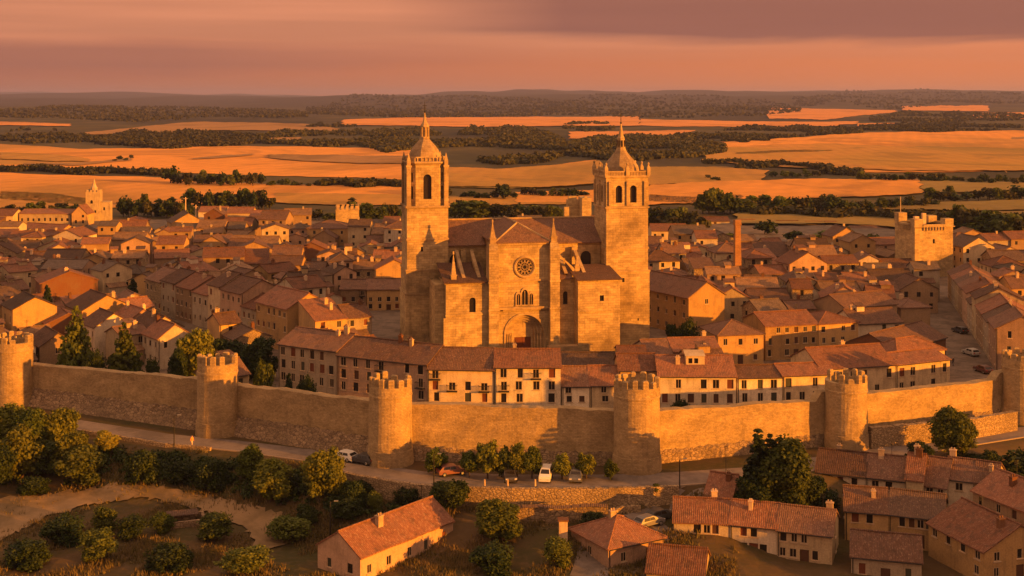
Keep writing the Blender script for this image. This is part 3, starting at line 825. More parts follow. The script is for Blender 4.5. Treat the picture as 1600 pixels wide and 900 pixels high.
# ------------------------------------------------------------------ cathedral
CPH=R(12); CO=(2.6,262.0)
def cl2w(u,w): return (CO[0]+u*math.cos(CPH)-w*math.sin(CPH), CO[1]+u*math.sin(CPH)+w*math.cos(CPH))
cath=thing('cathedral','great golden stone cathedral with two bell towers, rose window and deep round portal','cathedral',(CO[0],CO[1],0),CPH)
def ring_arch(mb,u,w,spring,ro,ri,d,n=14,point=1.0,legs=None):
    """half-ring moulding standing proud of a wall facing -w, with legs down to 'legs'"""
    def c(r,i):
        th=math.pi-math.pi*i/n; return (u+r*math.cos(th), spring+point*r*math.sin(th))
    for i in range(n):
        a,b_=c(ro,i),c(ro,i+1); e,f=c(ri,i),c(ri,i+1)
        mb.face([(e[0],w-d,e[1]),(f[0],w-d,f[1]),(b_[0],w-d,b_[1]),(a[0],w-d,a[1])])
        mb.face([(a[0],w-d,a[1]),(b_[0],w-d,b_[1]),(b_[0],w,b_[1]),(a[0],w,a[1])])
        mb.face([(f[0],w-d,f[1]),(e[0],w-d,e[1]),(e[0],w,e[1]),(f[0],w,f[1])])
    if legs is not None:
        for s in (-1,1):
            x0,x1=sorted((u+s*ri,u+s*ro)); mb.box(x0,x1,w-d,w,legs,spring)
def arch_pane(mb,u,w,z0,spring,r,n=12,point=1.0):
    pts=[(u-r,w,z0),(u+r,w,z0)]+[(u+r*math.cos(math.pi*i/n),w,spring+point*r*math.sin(math.pi*i/n)) for i in range(n+1)]
    mb.face(pts)
def blk(mb,u0,u1,w0,w1,z0,z1): mb.box(u0,u1,w0,w1,z0,z1)
def pinnacle(name,u,w,z0,z1,r,parent=cath):
    mb=MB(); mb.box(u-r,u+r,w-r,w+r,z0-.5,z0+1.0); mb.box(u-r*1.2,u+r*1.2,w-r*1.2,w+r*1.2,z0+1.002,z0+1.2)
    mb.pyramid(u,w,r*1.25,z0+1.2,z1); mb.box(u-.14,u+.14,w-.14,w+.14,z1-.35,z1+.25)
    return mb.build(name,M_CATHD,parent)
# central facade with the portal opening
mb=MB()
PR=3.9; PS=5.3
panel(mb,(-6.0,0),0,11.0,0,24.0,[(6.0-PR,6.0+PR,0,PS+PR,1)],.55)
mb.face([(-6,12,0),(-6,0,0),(-6,0,24),(-6,12,24)]); mb.face([(5,0,0),(5,12,0),(5,12,24),(5,0,24)])
facade=mb.build('facade',M_CATH,cath)
mb=MB()
for u in (-7.75,5.0): mb.box(u,u+2.0,-1.7,1.5,0,22.8); mb.rings([[(u,-1.7,22.8),(u+2,-1.7,22.8),(u+2,1.5,22.8),(u,1.5,22.8)],[(u+.2,-.9,24),(u+1.8,-.9,24),(u+1.8,1.3,24),(u+.2,1.3,24)]],True,False,True)
for u in (-7.75,5.0):
    for z in (16.0,10.4): mb.box(u-.12,u+2.12,-1.85,0,z,z+.35)
mb.build('buttress',M_CATH,cath)
pinnacle('pinnacle',-6.75,-.2,24,28.6,.62); pinnacle('pinnacle',6.0,-.2,24,28.6,.62)
mb=MB()
for z,p in ((23.6,.35),(16.1,.22)): mb.box(-5.72,4.98,-p,-.003,z,z+.38)
mb.box(-5.72,4.98,-.75,-.003,10.5,10.95); mb.box(-4.6,4.6,-.45,-.003,10.15,10.5)
mb.build('cornice',M_CATHD,cath)
# portal: stepped orders going back into the wall
portal=MB()
for k,r in enumerate((PR,3.35,2.8,2.3)):
    w=.55+.5*k
    r2=(3.35,2.8,2.3,0)[k]
    if r2:
        def c(rr_,i): th=math.pi-math.pi*i/16; return (rr_*math.cos(th),PS+rr_*math.sin(th))
        for i in range(16):
            a,b_=c(r,i),c(r,i+1); e,f=c(r2,i),c(r2,i+1)
            portal.face([(e[0],w,e[1]),(f[0],w,f[1]),(b_[0],w,b_[1]),(a[0],w,a[1])])
            portal.face([(e[0],w,e[1]),(e[0],w+.5,e[1]),(f[0],w+.5,f[1]),(f[0],w,f[1])])
        for s in (-1,1):
            q=[(s*r2,w,0),(s*r,w,0),(s*r,w,PS),(s*r2,w,PS)]
            portal.face(q if s>0 else q[::-1])
            q=[(s*r2,w,0),(s*r2,w,PS),(s*r2,w+.5,PS),(s*r2,w+.5,0)]
            portal.face(q)
            portal.lathe(s*(r2+.15),w-.12,[(.14,0),(.14,PS-.5),(.24,PS-.1),(.24,PS)],8)
arch_pane(portal,0,2.06,4.3,PS,2.32)
for s in (-1,1):
    q=[(s*1.75,2.06,0),(s*2.32,2.06,0),(s*2.32,2.06,4.3),(s*1.75,2.06,4.3)]; portal.face(q if s>0 else q[::-1])
po=portal.build('portal',M_CATHD,cath)
mb=MB(); mb.box(-1.75,-.02,2.2,2.32,0,4.3); mb.box(.02,1.75,2.2,2.32,0,4.3); mb.build('door',M_WOODR,po)
mb=MB(); ring_arch(mb,0,0,PS,PR+.45,PR+.02,.22,18,1.0,0); mb.build('archivolt',M_CATHD,po)
# rose window
mb=MB(); Z=19.0; n=40
prof=[(1.72,-.02),(1.85,-.22),(2.05,-.34),(2.25,-.26),(2.38,-.003)]
rs=[[(r*math.cos(2*math.pi*i/n),d,Z+r*math.sin(2*math.pi*i/n)) for i in range(n)] for r,d in prof]
mb.rings(rs,True,False,False); rose=mb.build('rose_window',M_CATHD,cath)
mb=MB(); mb.face([(1.74*math.cos(2*math.pi*i/n),-.012,Z+1.74*math.sin(2*math.pi*i/n)) for i in range(n)]); mb.build('glass',M_GLASS,rose)
mb=MB()
for i in range(12):
    a=i*math.pi/6; mb.bar((.45*math.cos(a),-.1,Z+.45*math.sin(a)),(1.75*math.cos(a),-.1,Z+1.75*math.sin(a)),.055)
    c0=(1.30*math.cos(a+math.pi/12),Z+1.30*math.sin(a+math.pi/12))
    pts=[(c0[0]+.3*math.cos(k*math.pi/4),-.1,c0[1]+.3*math.sin(k*math.pi/4)) for k in range(9)]
    for p,q in zip(pts,pts[1:]): mb.bar(p,q,.045)
for rr_ in (.45,.9):
    pts=[(rr_*math.cos(k*math.pi/12),-.1,Z+rr_*math.sin(k*math.pi/12)) for k in range(25)]
    for p,q in zip(pts,pts[1:]): mb.bar(p,q,.05)
mb.build('tracery',M_CATHD,rose)
# triple lancet
lan=None
for j,(u,r,sp,z0) in enumerate(((0,.62,13.4,11.3),(-1.35,.36,13.0,11.3),(1.35,.36,13.0,11.3))):
    mb=MB(); ring_arch(mb,u,0,sp,r+.26,r,.25,12,1.6,z0); mb.box(u-r-.3,u+r+.3,-.3,-.002,z0-.25,z0)
    l=mb.build('lancet_window',M_CATHD,cath)
    mb=MB(); arch_pane(mb,u,-.012,z0,sp,r,12,1.6); mb.build('glass',M_GLASS,l)
    mb=MB(); mb.box(u-.05,u+.05,-.12,-.02,z0,sp+r*1.2); mb.build('mullion',M_CATHD,l)
# wings
mb=MB()
panel(mb,(-16.4,-.6),0,8.65,0,16.3,[(4.8,6.1,10.2,13.2,1)],.5)
mb.face([(-16.4,9,0),(-16.4,-.6,0),(-16.4,-.6,16.3),(-16.4,9,16.3)])
mb.box(-16.9,-12.4,-.78,-.605,0,9.2); mb.box(-16.7,-7.75,-.85,-.604,15.95,16.4); mb.box(-16.5,-7.75,-.72,-.604,9.6,9.9)
mb.box(-18.4,-16.45,1.2,9,0,15.8)
mb.build('wing',M_CATH,cath)
mb=MB(); mb.box(-11.7,-10.2,-.25,-.2,10.2,13.2); mb.build('window',M_GLASS,cath)
mb=MB()
panel(mb,(7.0,.4),0,3.6,0,16.3,[(1.2,2.2,11.0,13.7,1)],.5)
panel(mb,(10.6,-2.6),0,8.9,0,16.3,[(4.6,5.5,11.9,13.1)],.4)
mb.face([(10.6,.4,0),(10.6,-2.6,0),(10.6,-2.6,16.3),(10.6,.4,16.3)]); mb.face([(19.5,-2.6,0),(19.5,9,0),(19.5,9,16.3),(19.5,-2.6,16.3)])
mb.box(10.45,19.65,-2.78,-2.604,9.8,10.15); mb.box(10.45,19.65,-2.85,-2.605,15.95,16.4); mb.box(7.02,10.58,.18,.396,15.95,16.4)
mb.build('wing',M_CATH,cath)
for a,b_,w,z,h in ((8.2,9.2,.75,11.0,2.7),(15.2,16.1,-2.3,11.9,1.2)):
    mb=MB(); mb.box(a,b_,w,w+.05,z,z+h); mb.build('window',M_GLASS,cath)
RT=ROOFS['brown']
for q in (((-16.9,-1.1,16.35),(-7.8,-1.1,16.35),(-7.8,9,19.2),(-16.9,9,19.2)),((10.3,-3.1,16.4),(19.9,-3.1,16.4),(19.9,8,18.2),(10.3,8,18.2)),((6.95,-.0,16.4),(10.25,-.0,16.4),(10.25,8,18.6),(6.95,8,18.6))):
    mb=MB(); mb.slab(bil(*q,6,6,.03),.18); mb.build('aisle_roof',RT,cath)
# transept and nave behind
mb=MB()
panel(mb,(-16.0,11),0,10.0,0,22.6,[(2.2,4.6,16.2,20.6,1)],.6)
panel(mb,(5.0,11),0,14.2,0,22.6,[(9.8,12.2,17.0,20.6,1)],.6)
mb.face([(-16,26,0),(-16,11,0),(-16,11,22.6),(-16,26,22.6)])
mb.face([(19.2,11,0),(19.2,26,0),(19.2,26,22.6),(19.2,11,22.6)])
mb.box(-15.9,19.1,25.6,26,0,22.6)
mb.box(-9,9,26,52,0,19); 
for u in (-11.5,8.6,12.6): mb.box(u,u+1.0,9.9,11,0,21.6)
mb.build('transept',M_CATH,cath)
mb=MB(); mb.box(-13.9,-11.3,11.5,11.6,16.2,20.7); mb.box(14.7,17.3,11.5,11.6,17,20.7); mb.build('window',M_GLASS,cath)
mb=MB()
for a,b_ in (((-16.6,10.3,22.6),(19.8,10.3,22.6)),((19.8,26.7,22.6),(-16.6,26.7,22.6))):
    s=1 if a[1]<20 else -1
    c=(b_[0],18.5-.005*s,27.2); d=(a[0],18.5-.005*s,27.2)
    mb.slab(bil(a,b_,c,d,20,6,.05),.2)
fr=[(-6.5,-.5,24.15),(5.5,-.5,24.15),(5.5,18.4,24.15),(-6.5,18.4,24.15)]; A=(-.5,5.2,27.6); B=(-.5,18.5,27.65)
mb.slab(bil(fr[0],fr[1],A,A,8,5),.2); mb.slab(bil(fr[1],fr[2],B,A,8,5),.2); mb.slab(bil(fr[3],fr[0],A,B,8,5),.2)
mb.slab(bil((9.6,53,18.6),(9.6,26.8,18.6),(0,26.8,23.4),(0,53,23.4),10,5,.04),.2); mb.slab(bil((-9.6,26.8,18.6),(-9.6,53,18.6),(-.01,53,23.39),(-.01,26.8,23.39),10,5,.04),.2)
roof=mb.build('nave_roof',RT,cath)
mb=MB()
for a,b_ in ((fr[0],A),(fr[1],A),(A,B)): mb.bar(a,b_,.2,6)
mb.bar((-16.6,18.5,27.2),(19.8,18.5,27.2),.22,6)
mb.build('ridge_cap',M_CATHD,roof)
# flying buttresses
def flyer(u,w0,w1,z0,z1,th=.7):
    mb=MB(); n=8
    for k in range(n):
        a,b_=k/n,(k+1)/n
        def q(t): 
            w=lerp(w0,w1,t); top=lerp(z0,z1,t); low=top-1.0-2.6*t*t*.0-1.6*(t**2.2)
            return w,top,low
        wa,ta,la=q(a); wb,tb,lb=q(b_)
        for s in (-1,1):
            f=[(u+s*th/2,wa,la),(u+s*th/2,wb,lb),(u+s*th/2,wb,tb),(u+s*th/2,wa,ta)]
            mb.face(f if s>0 else f[::-1])
        mb.face([(u-th/2,wa,ta),(u+th/2,wa,ta),(u+th/2,wb,tb),(u-th/2,wb,tb)])
        mb.face([(u-th/2,wb,lb),(u+th/2,wb,lb),(u+th/2,wa,la),(u-th/2,wa,la)])
    return mb
flyer(9.2,10.6,1.6,21.8,17.2).build('flying_buttress',M_CATHD,cath)
flyer(13.2,10.6,1.2,21.4,16.8).build('flying_buttress',M_CATHD,cath)
for u in (-9.2,-12.4): flyer(u,10.6,1.2,21.6,17.0).build('flying_buttress',M_CATHD,cath)
mb=MB()
for k in range(9):
    a,b_=k/9,(k+1)/9
    def q(t): return 7.0+t*5.0, 22.0-4.6*t, 20.4-4.6*t+1.6*math.sin(t*math.pi)*.9-1.2*(1-t)*t
    ua,ta,la=q(a); ub,tb,lb=q(b_)
    mb.face([(ua,3.2,la),(ub,3.2,lb),(ub,3.2,tb),(ua,3.2,ta)]); mb.face([(ub,4.0,lb),(ua,4.0,la),(ua,4.0,ta),(ub,4.0,tb)])
    mb.face([(ua,3.2,ta),(ub,3.2,tb),(ub,4.0,tb),(ua,4.0,ta)]); mb.face([(ua,4.0,la),(ub,4.0,lb),(ub,3.2,lb),(ua,3.2,la)])
mb.build('flying_buttress',M_CATHD,cath)
pinnacle('pinnacle',12.0,3.6,17.2,20.4,.5); pinnacle('pinnacle',-14.6,1.0,16.5,22.2,.55)
mb=MB(); mb.box(-3,3,-6,-2,0,1.2); mb.box(4,10,-5,-3,0,3.4); mb.build('forecourt_steps',M_CATHD,cath)

def dome(u,w,base,prof,n=8,ph=math.pi/8):
    mb=MB(); mb.lathe(u,w,prof,n,ph); return mb
def cross(u,w,z,h):
    mb=MB(); mb.box(u-.06,u+.06,w-.06,w+.06,z,z+h); mb.box(u-h*.2,u+h*.2,w-.05,w+.05,z+h*.62,z+h*.62+.12)
    mb.lathe(u,w,[(.05,z),(.28,z+.25),(.05,z+.5)],8); return mb
# ---- left bell tower
def tower_left():
    u,w=-18.6,14.2; hw=4.35
    mb=MB()
    mb.box(u-hw-.35,u+hw+.35,w-hw-.35,w+hw+.35,0,12.5); mb.box(u-hw-.18,u+hw+.18,w-hw-.18,w+hw+.18,12.5,17.4); mb.box(u-hw,u+hw,w-hw,w+hw,17.4,30.8)
    t=mb.build('bell_tower',M_CATH,cath)
    mb=MB()
    for z,e in ((12.5,.5),(17.4,.32),(23.8,.16),(30.6,.3)): mb.box(u-hw-e,u+hw+e,w-hw-e,w+hw+e,z+.003,z+.4)
    mb.build('string_course',M_CATHD,t)
    mb=MB(); z0,z1=31.0,40.0; r=4.05; c=1.55
    pts=[(-r+c,-r),(r-c,-r),(r,-r+c),(r,r-c),(r-c,r),(-r+c,r),(-r,r-c),(-r,-r+c)]
    for k in range(8):
        a=Vector(pts[k]); b_=Vector(pts[(k+1)%8]); L=(b_-a).length; ang=math.atan2(b_.y-a.y,b_.x-a.x)
        big=k%2==0
        ops=[(L/2-.85,L/2+.85,z0+1.4,z0+6.6,1)] if big else [(L/2-.4,L/2+.4,z0+1.4,z0+4.2,1),(L/2-.35,L/2+.35,z0+5.0,z0+6.9)]
        panel(mb,(u+a.x,w+a.y),ang,L,z0,z1,ops,.55)
    mb.box(u-r+.7,u+r-.7,w-r+.7,w+r-.7,z0,z0+.6); mb.box(u-r+1,u+r-1,w-r+1,w+r-1,z1-.6,z1)
    bf=mb.build('belfry',M_CATH,t)
    mb=MB(); q=r-.62; mb.box(u-q+.9,u+q-.9,w-q,w+q,z0+.6,z1-.7); mb.box(u-q,u+q,w-q+.9,w+q-.9,z0+.6,z1-.7); mb.build('louvre',M_GLASS,bf)
    mb=MB()
    for sx in (-1,1):
        for sy in (-1,1):
            x,y=u+sx*3.95,w+sy*3.95
            mb.box(x-.45,x+.45,y-.45,y+.45,z0,z1-.9); mb.box(x-.58,x+.58,y-.58,y+.58,z1-.9,z1-.5); mb.box(x-.4,x+.4,y-.4,y+.4,z1-.5,z1+.6)
            mb.pyramid(x,y,.5,z1+.6,z1+2.2)
    mb.build('corner_pillar',M_CATHD,t)
    mb=MB(); e=.22
    rs=[[(u+(1+e*.08)*p[0]*k,w+(1+e*.08)*p[1]*k,z) for p in pts] for k,z in ((1.0,z1-.35),(1.09,z1-.1),(1.09,z1+.2),(1.0,z1+.3),(.98,z1+.3))]
    mb.rings(rs,True,False,True)
    for k in range(8):
        a=Vector(pts[k]); b_=Vector(pts[(k+1)%8]); m_=6
        for i in range(m_):
            p=a.lerp(b_,(i+.5)/m_)*.99; mb.box(u+p.x-.11,u+p.x+.11,w+p.y-.11,w+p.y+.11,z1+.3,z1+1.1,False)
        mb.bar((u+a.x*.99,w+a.y*.99,z1+1.15),(u+b_.x*.99,w+b_.y*.99,z1+1.15),.15)
    mb.build('balustrade',M_CATHD,t)
    mb=MB(); mb.lathe(u,w,[(3.55,z1+.2),(3.55,z1+.9),(3.4,z1+1.7),(3.0,z1+2.6),(2.4,z1+3.4),(1.75,z1+4.1),(1.2,z1+4.7),(.95,z1+5.1)],8,math.pi/8)
    d=mb.build('dome',M_SLATE,t)
    mb=MB(); zz=z1+5.1
    mb.lathe(u,w,[(1.05,zz),(1.05,zz+.25),(.78,zz+.3),(.78,zz+2.2),(1.0,zz+2.3),(1.0,zz+2.5),(.8,zz+2.9),(.42,zz+3.4),(.22,zz+4.4),(.1,zz+5.4)],8,math.pi/8)
    for k in range(8):
        a=k*math.pi/4; mb.box(u+.9*math.cos(a)-.09,u+.9*math.cos(a)+.09,w+.9*math.sin(a)-.09,w+.9*math.sin(a)+.09,zz+.25,zz+2.3,False)
    mb.build('lantern',M_CATHD,t)
    cross(u,w,zz+5.3,2.4).build('cross',M_IRON,t)
    mb=MB()
    for (a,z) in ((-1.2,21.5),(.8,14.8)): mb.box(u+a-.25,u+a+.25,w-hw-.19 if z<17.4 else w-hw-.01,w-hw-.17 if z<17.4 else w-hw+.1,z,z+1.0)
    mb.build('slit_window',M_GLASS,t)
tower_left()
def tower_right():
    u,w=23.9,11.2; hw=4.65
    mb=MB()
    mb.box(u-hw-.25,u+hw+.25,w-hw-.25,w+hw+.25,0,16.4); mb.box(u-hw,u+hw,w-hw,w+hw,16.4,30.2)
    t=mb.build('bell_tower',M_CATH,cath)
    mb=MB()
    for z,e in ((16.4,.4),(21.3,.14),(30.0,.25)): mb.box(u-hw-e,u+hw+e,w-hw-e,w+hw+e,z+.003,z+.38)
    mb.build('string_course',M_CATHD,t)
    mb=MB(); z0,z1=30.2,36.6
    for k in range(4):
        c=[(u-hw,w-hw),(u+hw,w-hw),(u+hw,w+hw),(u-hw,w+hw)][k]
        panel(mb,c,k*math.pi/2,2*hw,z0,z1,[(2.1,3.55,z0+1.0,z0+4.7,1),(5.3,6.75,z0+1.0,z0+4.7,1)],.6)
    mb.box(u-hw+.7,u+hw-.7,w-hw+.7,w+hw-.7,z1-.5,z1-.01)
    bf=mb.build('belfry',M_CATH,t)
    mb=MB(); q=hw-.7; mb.box(u-q,u+q,w-q,w+q,z0+.2,z1-.6); mb.build('louvre',M_GLASS,bf)
    mb=MB()
    for k in range(4):
        a=k*math.pi/2
        for off in (-3.9,0,3.9):
            ux=math.cos(a)*off+math.sin(a)*(hw+.1); wx=math.sin(a)*off-math.cos(a)*(hw+.1)
            mb.box(u+ux-.24,u+ux+.24,w+wx-.24,w+wx+.24,z0+.39,z1-.8)
    mb.build('pilaster',M_CATHD,bf)
    mb=MB()
    mb.box(u-hw-.3,u+hw+.3,w-hw-.3,w+hw+.3,z1+.0,z1+.4); 
    for k in range(28):
        for s in (-1,1):
            p=-hw-.1+(2*hw+.2)*(k+.5)/28
            for x,y in ((u+p,w+s*(hw+.05)),(u+s*(hw+.05),w+p)): mb.box(x-.1,x+.1,y-.1,y+.1,z1+.4,z1+1.15,False)
    for s in (-1,1):
        mb.box(u-hw-.2,u+hw+.2,w+s*(hw+.05)-.17,w+s*(hw+.05)+.17,z1+1.15,z1+1.4); mb.box(u+s*(hw+.05)-.17,u+s*(hw+.05)+.17,w-hw+.13,w+hw-.13,z1+1.152,z1+1.402)
    mb.build('balustrade',M_CATHD,t)
    for sx in (-1,0,1):
        for sy in (-1,0,1):
            if sx==sy==0: continue
            x,y=u+sx*(hw+.05),w+sy*(hw+.05)
            mb=MB(); mb.box(x-.36,x+.36,y-.36,y+.36,z1+.4,z1+2.0); mb.pyramid(x,y,.5,z1+2.0,z1+2.9); mb.lathe(x,y,[(.1,z1+2.5),(.28,z1+2.9),(.1,z1+3.2)],8)
            mb.build('finial',M_CATHD,t)
    mb=MB(); mb.lathe(u,w,[(4.0,z1+.4),(4.0,z1+1.1),(3.75,z1+2.2),(3.1,z1+3.2),(2.3,z1+4.1),(1.6,z1+4.9),(1.2,z1+5.5)],8,math.pi/8)
    mb.build('dome',M_SLATE,t)
    mb=MB(); zz=z1+5.5
    mb.lathe(u,w,[(1.2,zz),(.95,zz+.6),(.78,zz+2.6),(.85,zz+2.7),(.55,zz+3.3),(.1,zz+6.0)],8,math.pi/8)
    ln=mb.build('lantern',M_CATHD,t)
    mb=MB()
    for k in range(8):
        a=k*math.pi/4
        mb.box(u+.83*math.cos(a)-.13,u+.83*math.cos(a)+.13,w+.83*math.sin(a)-.13,w+.83*math.sin(a)+.13,zz+.9,zz+2.3,False)
    mb.build('louvre',M_GLASS,ln)
    cross(u,w,zz+5.8,2.8).build('cross',M_IRON,t)
    mb=MB(); mb.box(u-1.2,u-.7,w-hw-.255,w-hw-.245,14.3,15.2); mb.box(u+2.2,u+2.5,w-hw-.255,w-hw-.245,6,6.5); mb.build('slit_window',M_GLASS,t)
tower_right()
# ------------------------------------------------------------------ other landmarks
def crenels(mb,u0,u1,w0,w1,z,h=1.1,n=5,m=None):
    for s in range(4):
        L=(u1-u0) if s%2==0 else (w1-w0); k=n if s%2==0 else (m or n)
        for i in range(k):
            p=(i+.5)/k; d=L/k*.3
            if s==0: mb.box(lerp(u0,u1,p)-d,lerp(u0,u1,p)+d,w0,w0+.6,z,z+h)
            elif s==2: mb.box(lerp(u0,u1,p)-d,lerp(u0,u1,p)+d,w1-.6,w1,z,z+h)
            elif s==1: mb.box(u1-.6,u1,lerp(w0,w1,p)-d,lerp(w0,w1,p)+d,z,z+h)
            else: mb.box(u0,u0+.6,lerp(w0,w1,p)-d,lerp(w0,w1,p)+d,z,z+h)
# square keep at the right
y=382; t=thing('square_keep','massive square stone keep with broad corner turrets and a rooftop flagpole','tower',(X(1448,y)+1,y+6,0),R(11))
w,d,hh=6.2,6.1,15.2
mb=MB(); panel(mb,(-w,-d),0,2*w,-.5,hh,[(w-.4,w+.3,10.0,11.3)],.5)
mb.face([(w,-d,-.5),(w,d,-.5),(w,d,hh),(w,-d,hh)]); mb.face([(w,d,-.5),(-w,d,-.5),(-w,d,hh),(w,d,hh)]); mb.face([(-w,d,-.5),(-w,-d,-.5),(-w,-d,hh),(-w,d,hh)]); mb.face([(-w,-d,hh-1.2),(w,-d,hh-1.2),(w,d,hh-1.2),(-w,d,hh-1.2)])
wo=mb.build('wall',M_CATH,t)
mb=MB(); mb.box(w-.9-6.3,w-.2-5.5,-d+.3,-d+.4,10,11.3); mb.build('window',M_GLASS,wo)
mb=MB()
for sx,sy in ((-1,-1),(1,-1),(1,1),(-1,1)):
    x0=sx*w if sx<0 else w-2.5; x1=-w+2.5 if sx<0 else w; y0=-d if sy<0 else d-2.5; y1=-d+2.5 if sy<0 else d
    mb.box(x0-.12,x1+.12,y0-.12,y1+.12,hh+.002,hh+2.1 if (sx,sy)!=(-1,1) else hh+3.2)
for s in (-1,1):
    mb.box(-w+2.63,w-2.63,s*d-.3,s*d+.3,hh+.002,hh+.5); mb.box(s*w-.3,s*w+.3,-d+2.63,d-2.63,hh+.002,hh+.5)
for i in range(8): x=-w+2.9+i*(2*w-5.8)/7; mb.box(x-.18,x+.18,-d-.42,-d-.005,hh-1.3,hh-.3)
for i in range(8): x=-d+2.9+i*(2*d-5.8)/7; mb.box(-w-.42,-w-.005,x-.18,x+.18,hh-1.3,hh-.3)
mb.box(-w-.42,w+.42,-d-.45,-d-.122,hh-.3,hh-.05)
mb.build('battlement',M_CATH,t)
mb=MB(); mb.box(1.0,2.2,2.4,3.4,hh-1.2,hh+3.0); mb.box(-1.2,.2,3,4.2,hh-1.2,hh+2.0); mb.build('chimney',M_CHIM,t)
mb=MB(); mb.bar((-w+1.2,d-1.2,hh+2),(-w+1.2,d-1.2,hh+8.0),.13,6); mb.build('flagpole',M_FRAME,t)
# small church with a bell tower at the far left
y=556; t=thing('church_tower','small pale church tower with short spire at the far left town edge','church',(X(147,y),y,0),R(8))
mb=MB(); panel(mb,(-3,-3),0,6,-.3,12.5,[(1.9,3.0,7.5,9.0,1),(3.6,4.4,3.5,4.6)],.4); mb.face([(3,-3,0),(3,3,0),(3,3,12.5),(3,-3,12.5)]); mb.face([(-3,3,0),(-3,-3,0),(-3,-3,12.5),(-3,3,12.5)]); mb.face([(3,3,0),(-3,3,0),(-3,3,12.5),(3,3,12.5)])
mb.face([(-3,-3,12.5),(3,-3,12.5),(3,3,12.5),(-3,3,12.5)]); crenels(mb,-3,3,-3,3,12.5,.9,4)
mb.build('wall',WALLS['cream'],t)
mb=MB(); panel(mb,(3.02,-2.4),0,4.2,-.3,8.2,[(1.2,2.0,4.5,5.8)],.3); mb.box(3.02,7.2,-2.1,3,-.3,8.2); mb.build('side_block',WALLS['cream'],t)
mb=MB(); mb.box(-1.15,.05,-2.62,-2.6,7.4,9.1); mb.box(.55,1.45,-2.62,-2.6,3.4,4.7); mb.box(4.2,5.05,-2.15,-2.11,4.4,5.9); mb.build('window',M_GLASS,t)
mb=MB(); mb.lathe(0,0,[(1.5,12.5),(1.5,14.3),(1.0,14.8),(.75,15.5),(.1,18.2)],8,.39); mb.build('spire',M_CHIM,t)
# crenellated tower left of the cathedral
y=498; t=thing('crenellated_tower','narrow square crenellated tower behind the hip-roofed yellow hall','tower',(X(543,y),y,0),R(6))
mb=MB(); mb.box(-4.4,4.4,-4.4,4.4,-.3,10.2); mb.build('wall',M_CATH,t)
mb=MB(); mb.box(-4.52,4.52,-4.52,4.52,9.6,10.0); crenels(mb,-4.5,4.5,-4.5,4.5,10.2,1.3,5); mb.build('battlement',M_CATHD,t)
# ruined tower behind the right bell tower
y=425; t=thing('ruined_tower','broken masonry tower stump showing behind the square bell tower','ruin',(X(900,y),y,0),R(6))
mb=MB(); mb.box(-4.5,4.5,-4,4,-.3,13.5); mb.box(-4.5,-2.9,-4,-2.5,13.5,17.5); mb.box(1.4,4.5,-4,4,13.5,20.4); mb.box(-2.7,1.4,1.5,4,13.5,19.4); mb.box(-2.2,.5,1.9,3.6,19.4,20.6); mb.box(2.2,3.2,-3.6,-2.6,20.4,21.0)
mb.build('wall',M_CATH,t)
# slender brick chimney shaft in the right half of the town
y=352; x=X(1152,y); t=thing('brick_chimney','slender square orange brick chimney shaft standing among the roofs right of the cathedral','chimney',(x,y,0),R(8))
M_CR=ashlar('orange_brick',(.36,.185,.08),(.28,.135,.06),.5,.16,mort=.2,wear=.35)
mb=MB(); top=19.6
mb.rings([[(-q,-q,z),(q,-q,z),(q,q,z),(-q,q,z)] for q,z in ((1.35,-.3),(1.3,4),(.95,4.2),(.72,top))],True,False,True); mb.build('shaft',M_CR,t)
mb=MB(); mb.box(-.95,.95,-.95,.95,top-1.1,top-.6); mb.box(-.85,.85,-.85,.85,top-.597,top+.35); mb.build('cap',M_CR,t)
mb=MB(); mb.box(-1.9,1.9,-1.9,1.9,-.3,2.6); mb.build('base',WALLS['grey'],t)

# ------------------------------------------------------------------ houses read from the photograph
rr=random.Random(5)
K=dict(rr=rr)
FR='terraced houses just inside the town wall'
frow(435,237,526,230,543,517,10.5,wall='grey',roof='brown',st=3,cols=(6,0,0,2),chim=2,z00=1.15,big=1,group=FR,label='long shaded grey three-storey house with two chimneys, first of the terrace by the trees',**K)
frow(527,229.4,667,221,562,533,10.5,wall='pink',roof='brown',st=3,cols=(7,1,0,0),bal=.35,chim=3,z00=1.15,big=1,group=FR,label='long rose-grey three-storey house with iron balconies, behind the tower with parked cars',**K)
frow(668,220.6,771,219.6,577,544,10,wall='sunlit_cream',roof='brown',st=3,cols=(4,0,0,0),bal=.3,chim=0,z00=1.15,big=1,group=FR,label='cream house with brown balcony doors and pale verge, above the sunlit wall stretch',**K)
frow(773,219.4,876,219.4,574,546,10,wall='sunlit_white',roof='red',st=3,cols=(4,0,0,0),bal=.4,chim=1,z00=1.15,big=1,group=FR,label='tall whitish house with railed balconies directly below the cathedral portal',**K)
frow(878,220,921,220,603,573,9,wall='sunlit_white',roof='brown',st=2,cols=(2,0,0,0),z00=1.15,big=1,group=FR,label='low white house, two windows wide, beside the tall balconied house',**K)
frow(922,220.1,967,220.1,602,572,9,wall='sunlit_cream',roof='red',st=2,cols=(1,0,0,0),bal=.6,z00=1.15,big=1,group=FR,label='narrow low cream house, partly behind the round tower below the bell tower',**K)
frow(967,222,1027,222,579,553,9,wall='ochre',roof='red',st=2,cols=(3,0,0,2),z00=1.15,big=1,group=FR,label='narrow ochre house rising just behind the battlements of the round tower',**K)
dh=frow(1029,219,1150,218.6,588,556,11,wall='sunlit_white',roof='red',st=2,cols=(6,0,0,0),bal=.18,chim=1,z00=1.15,big=1,group=FR,label='broad white house with a roof dormer and deep red tiled roof',**K)
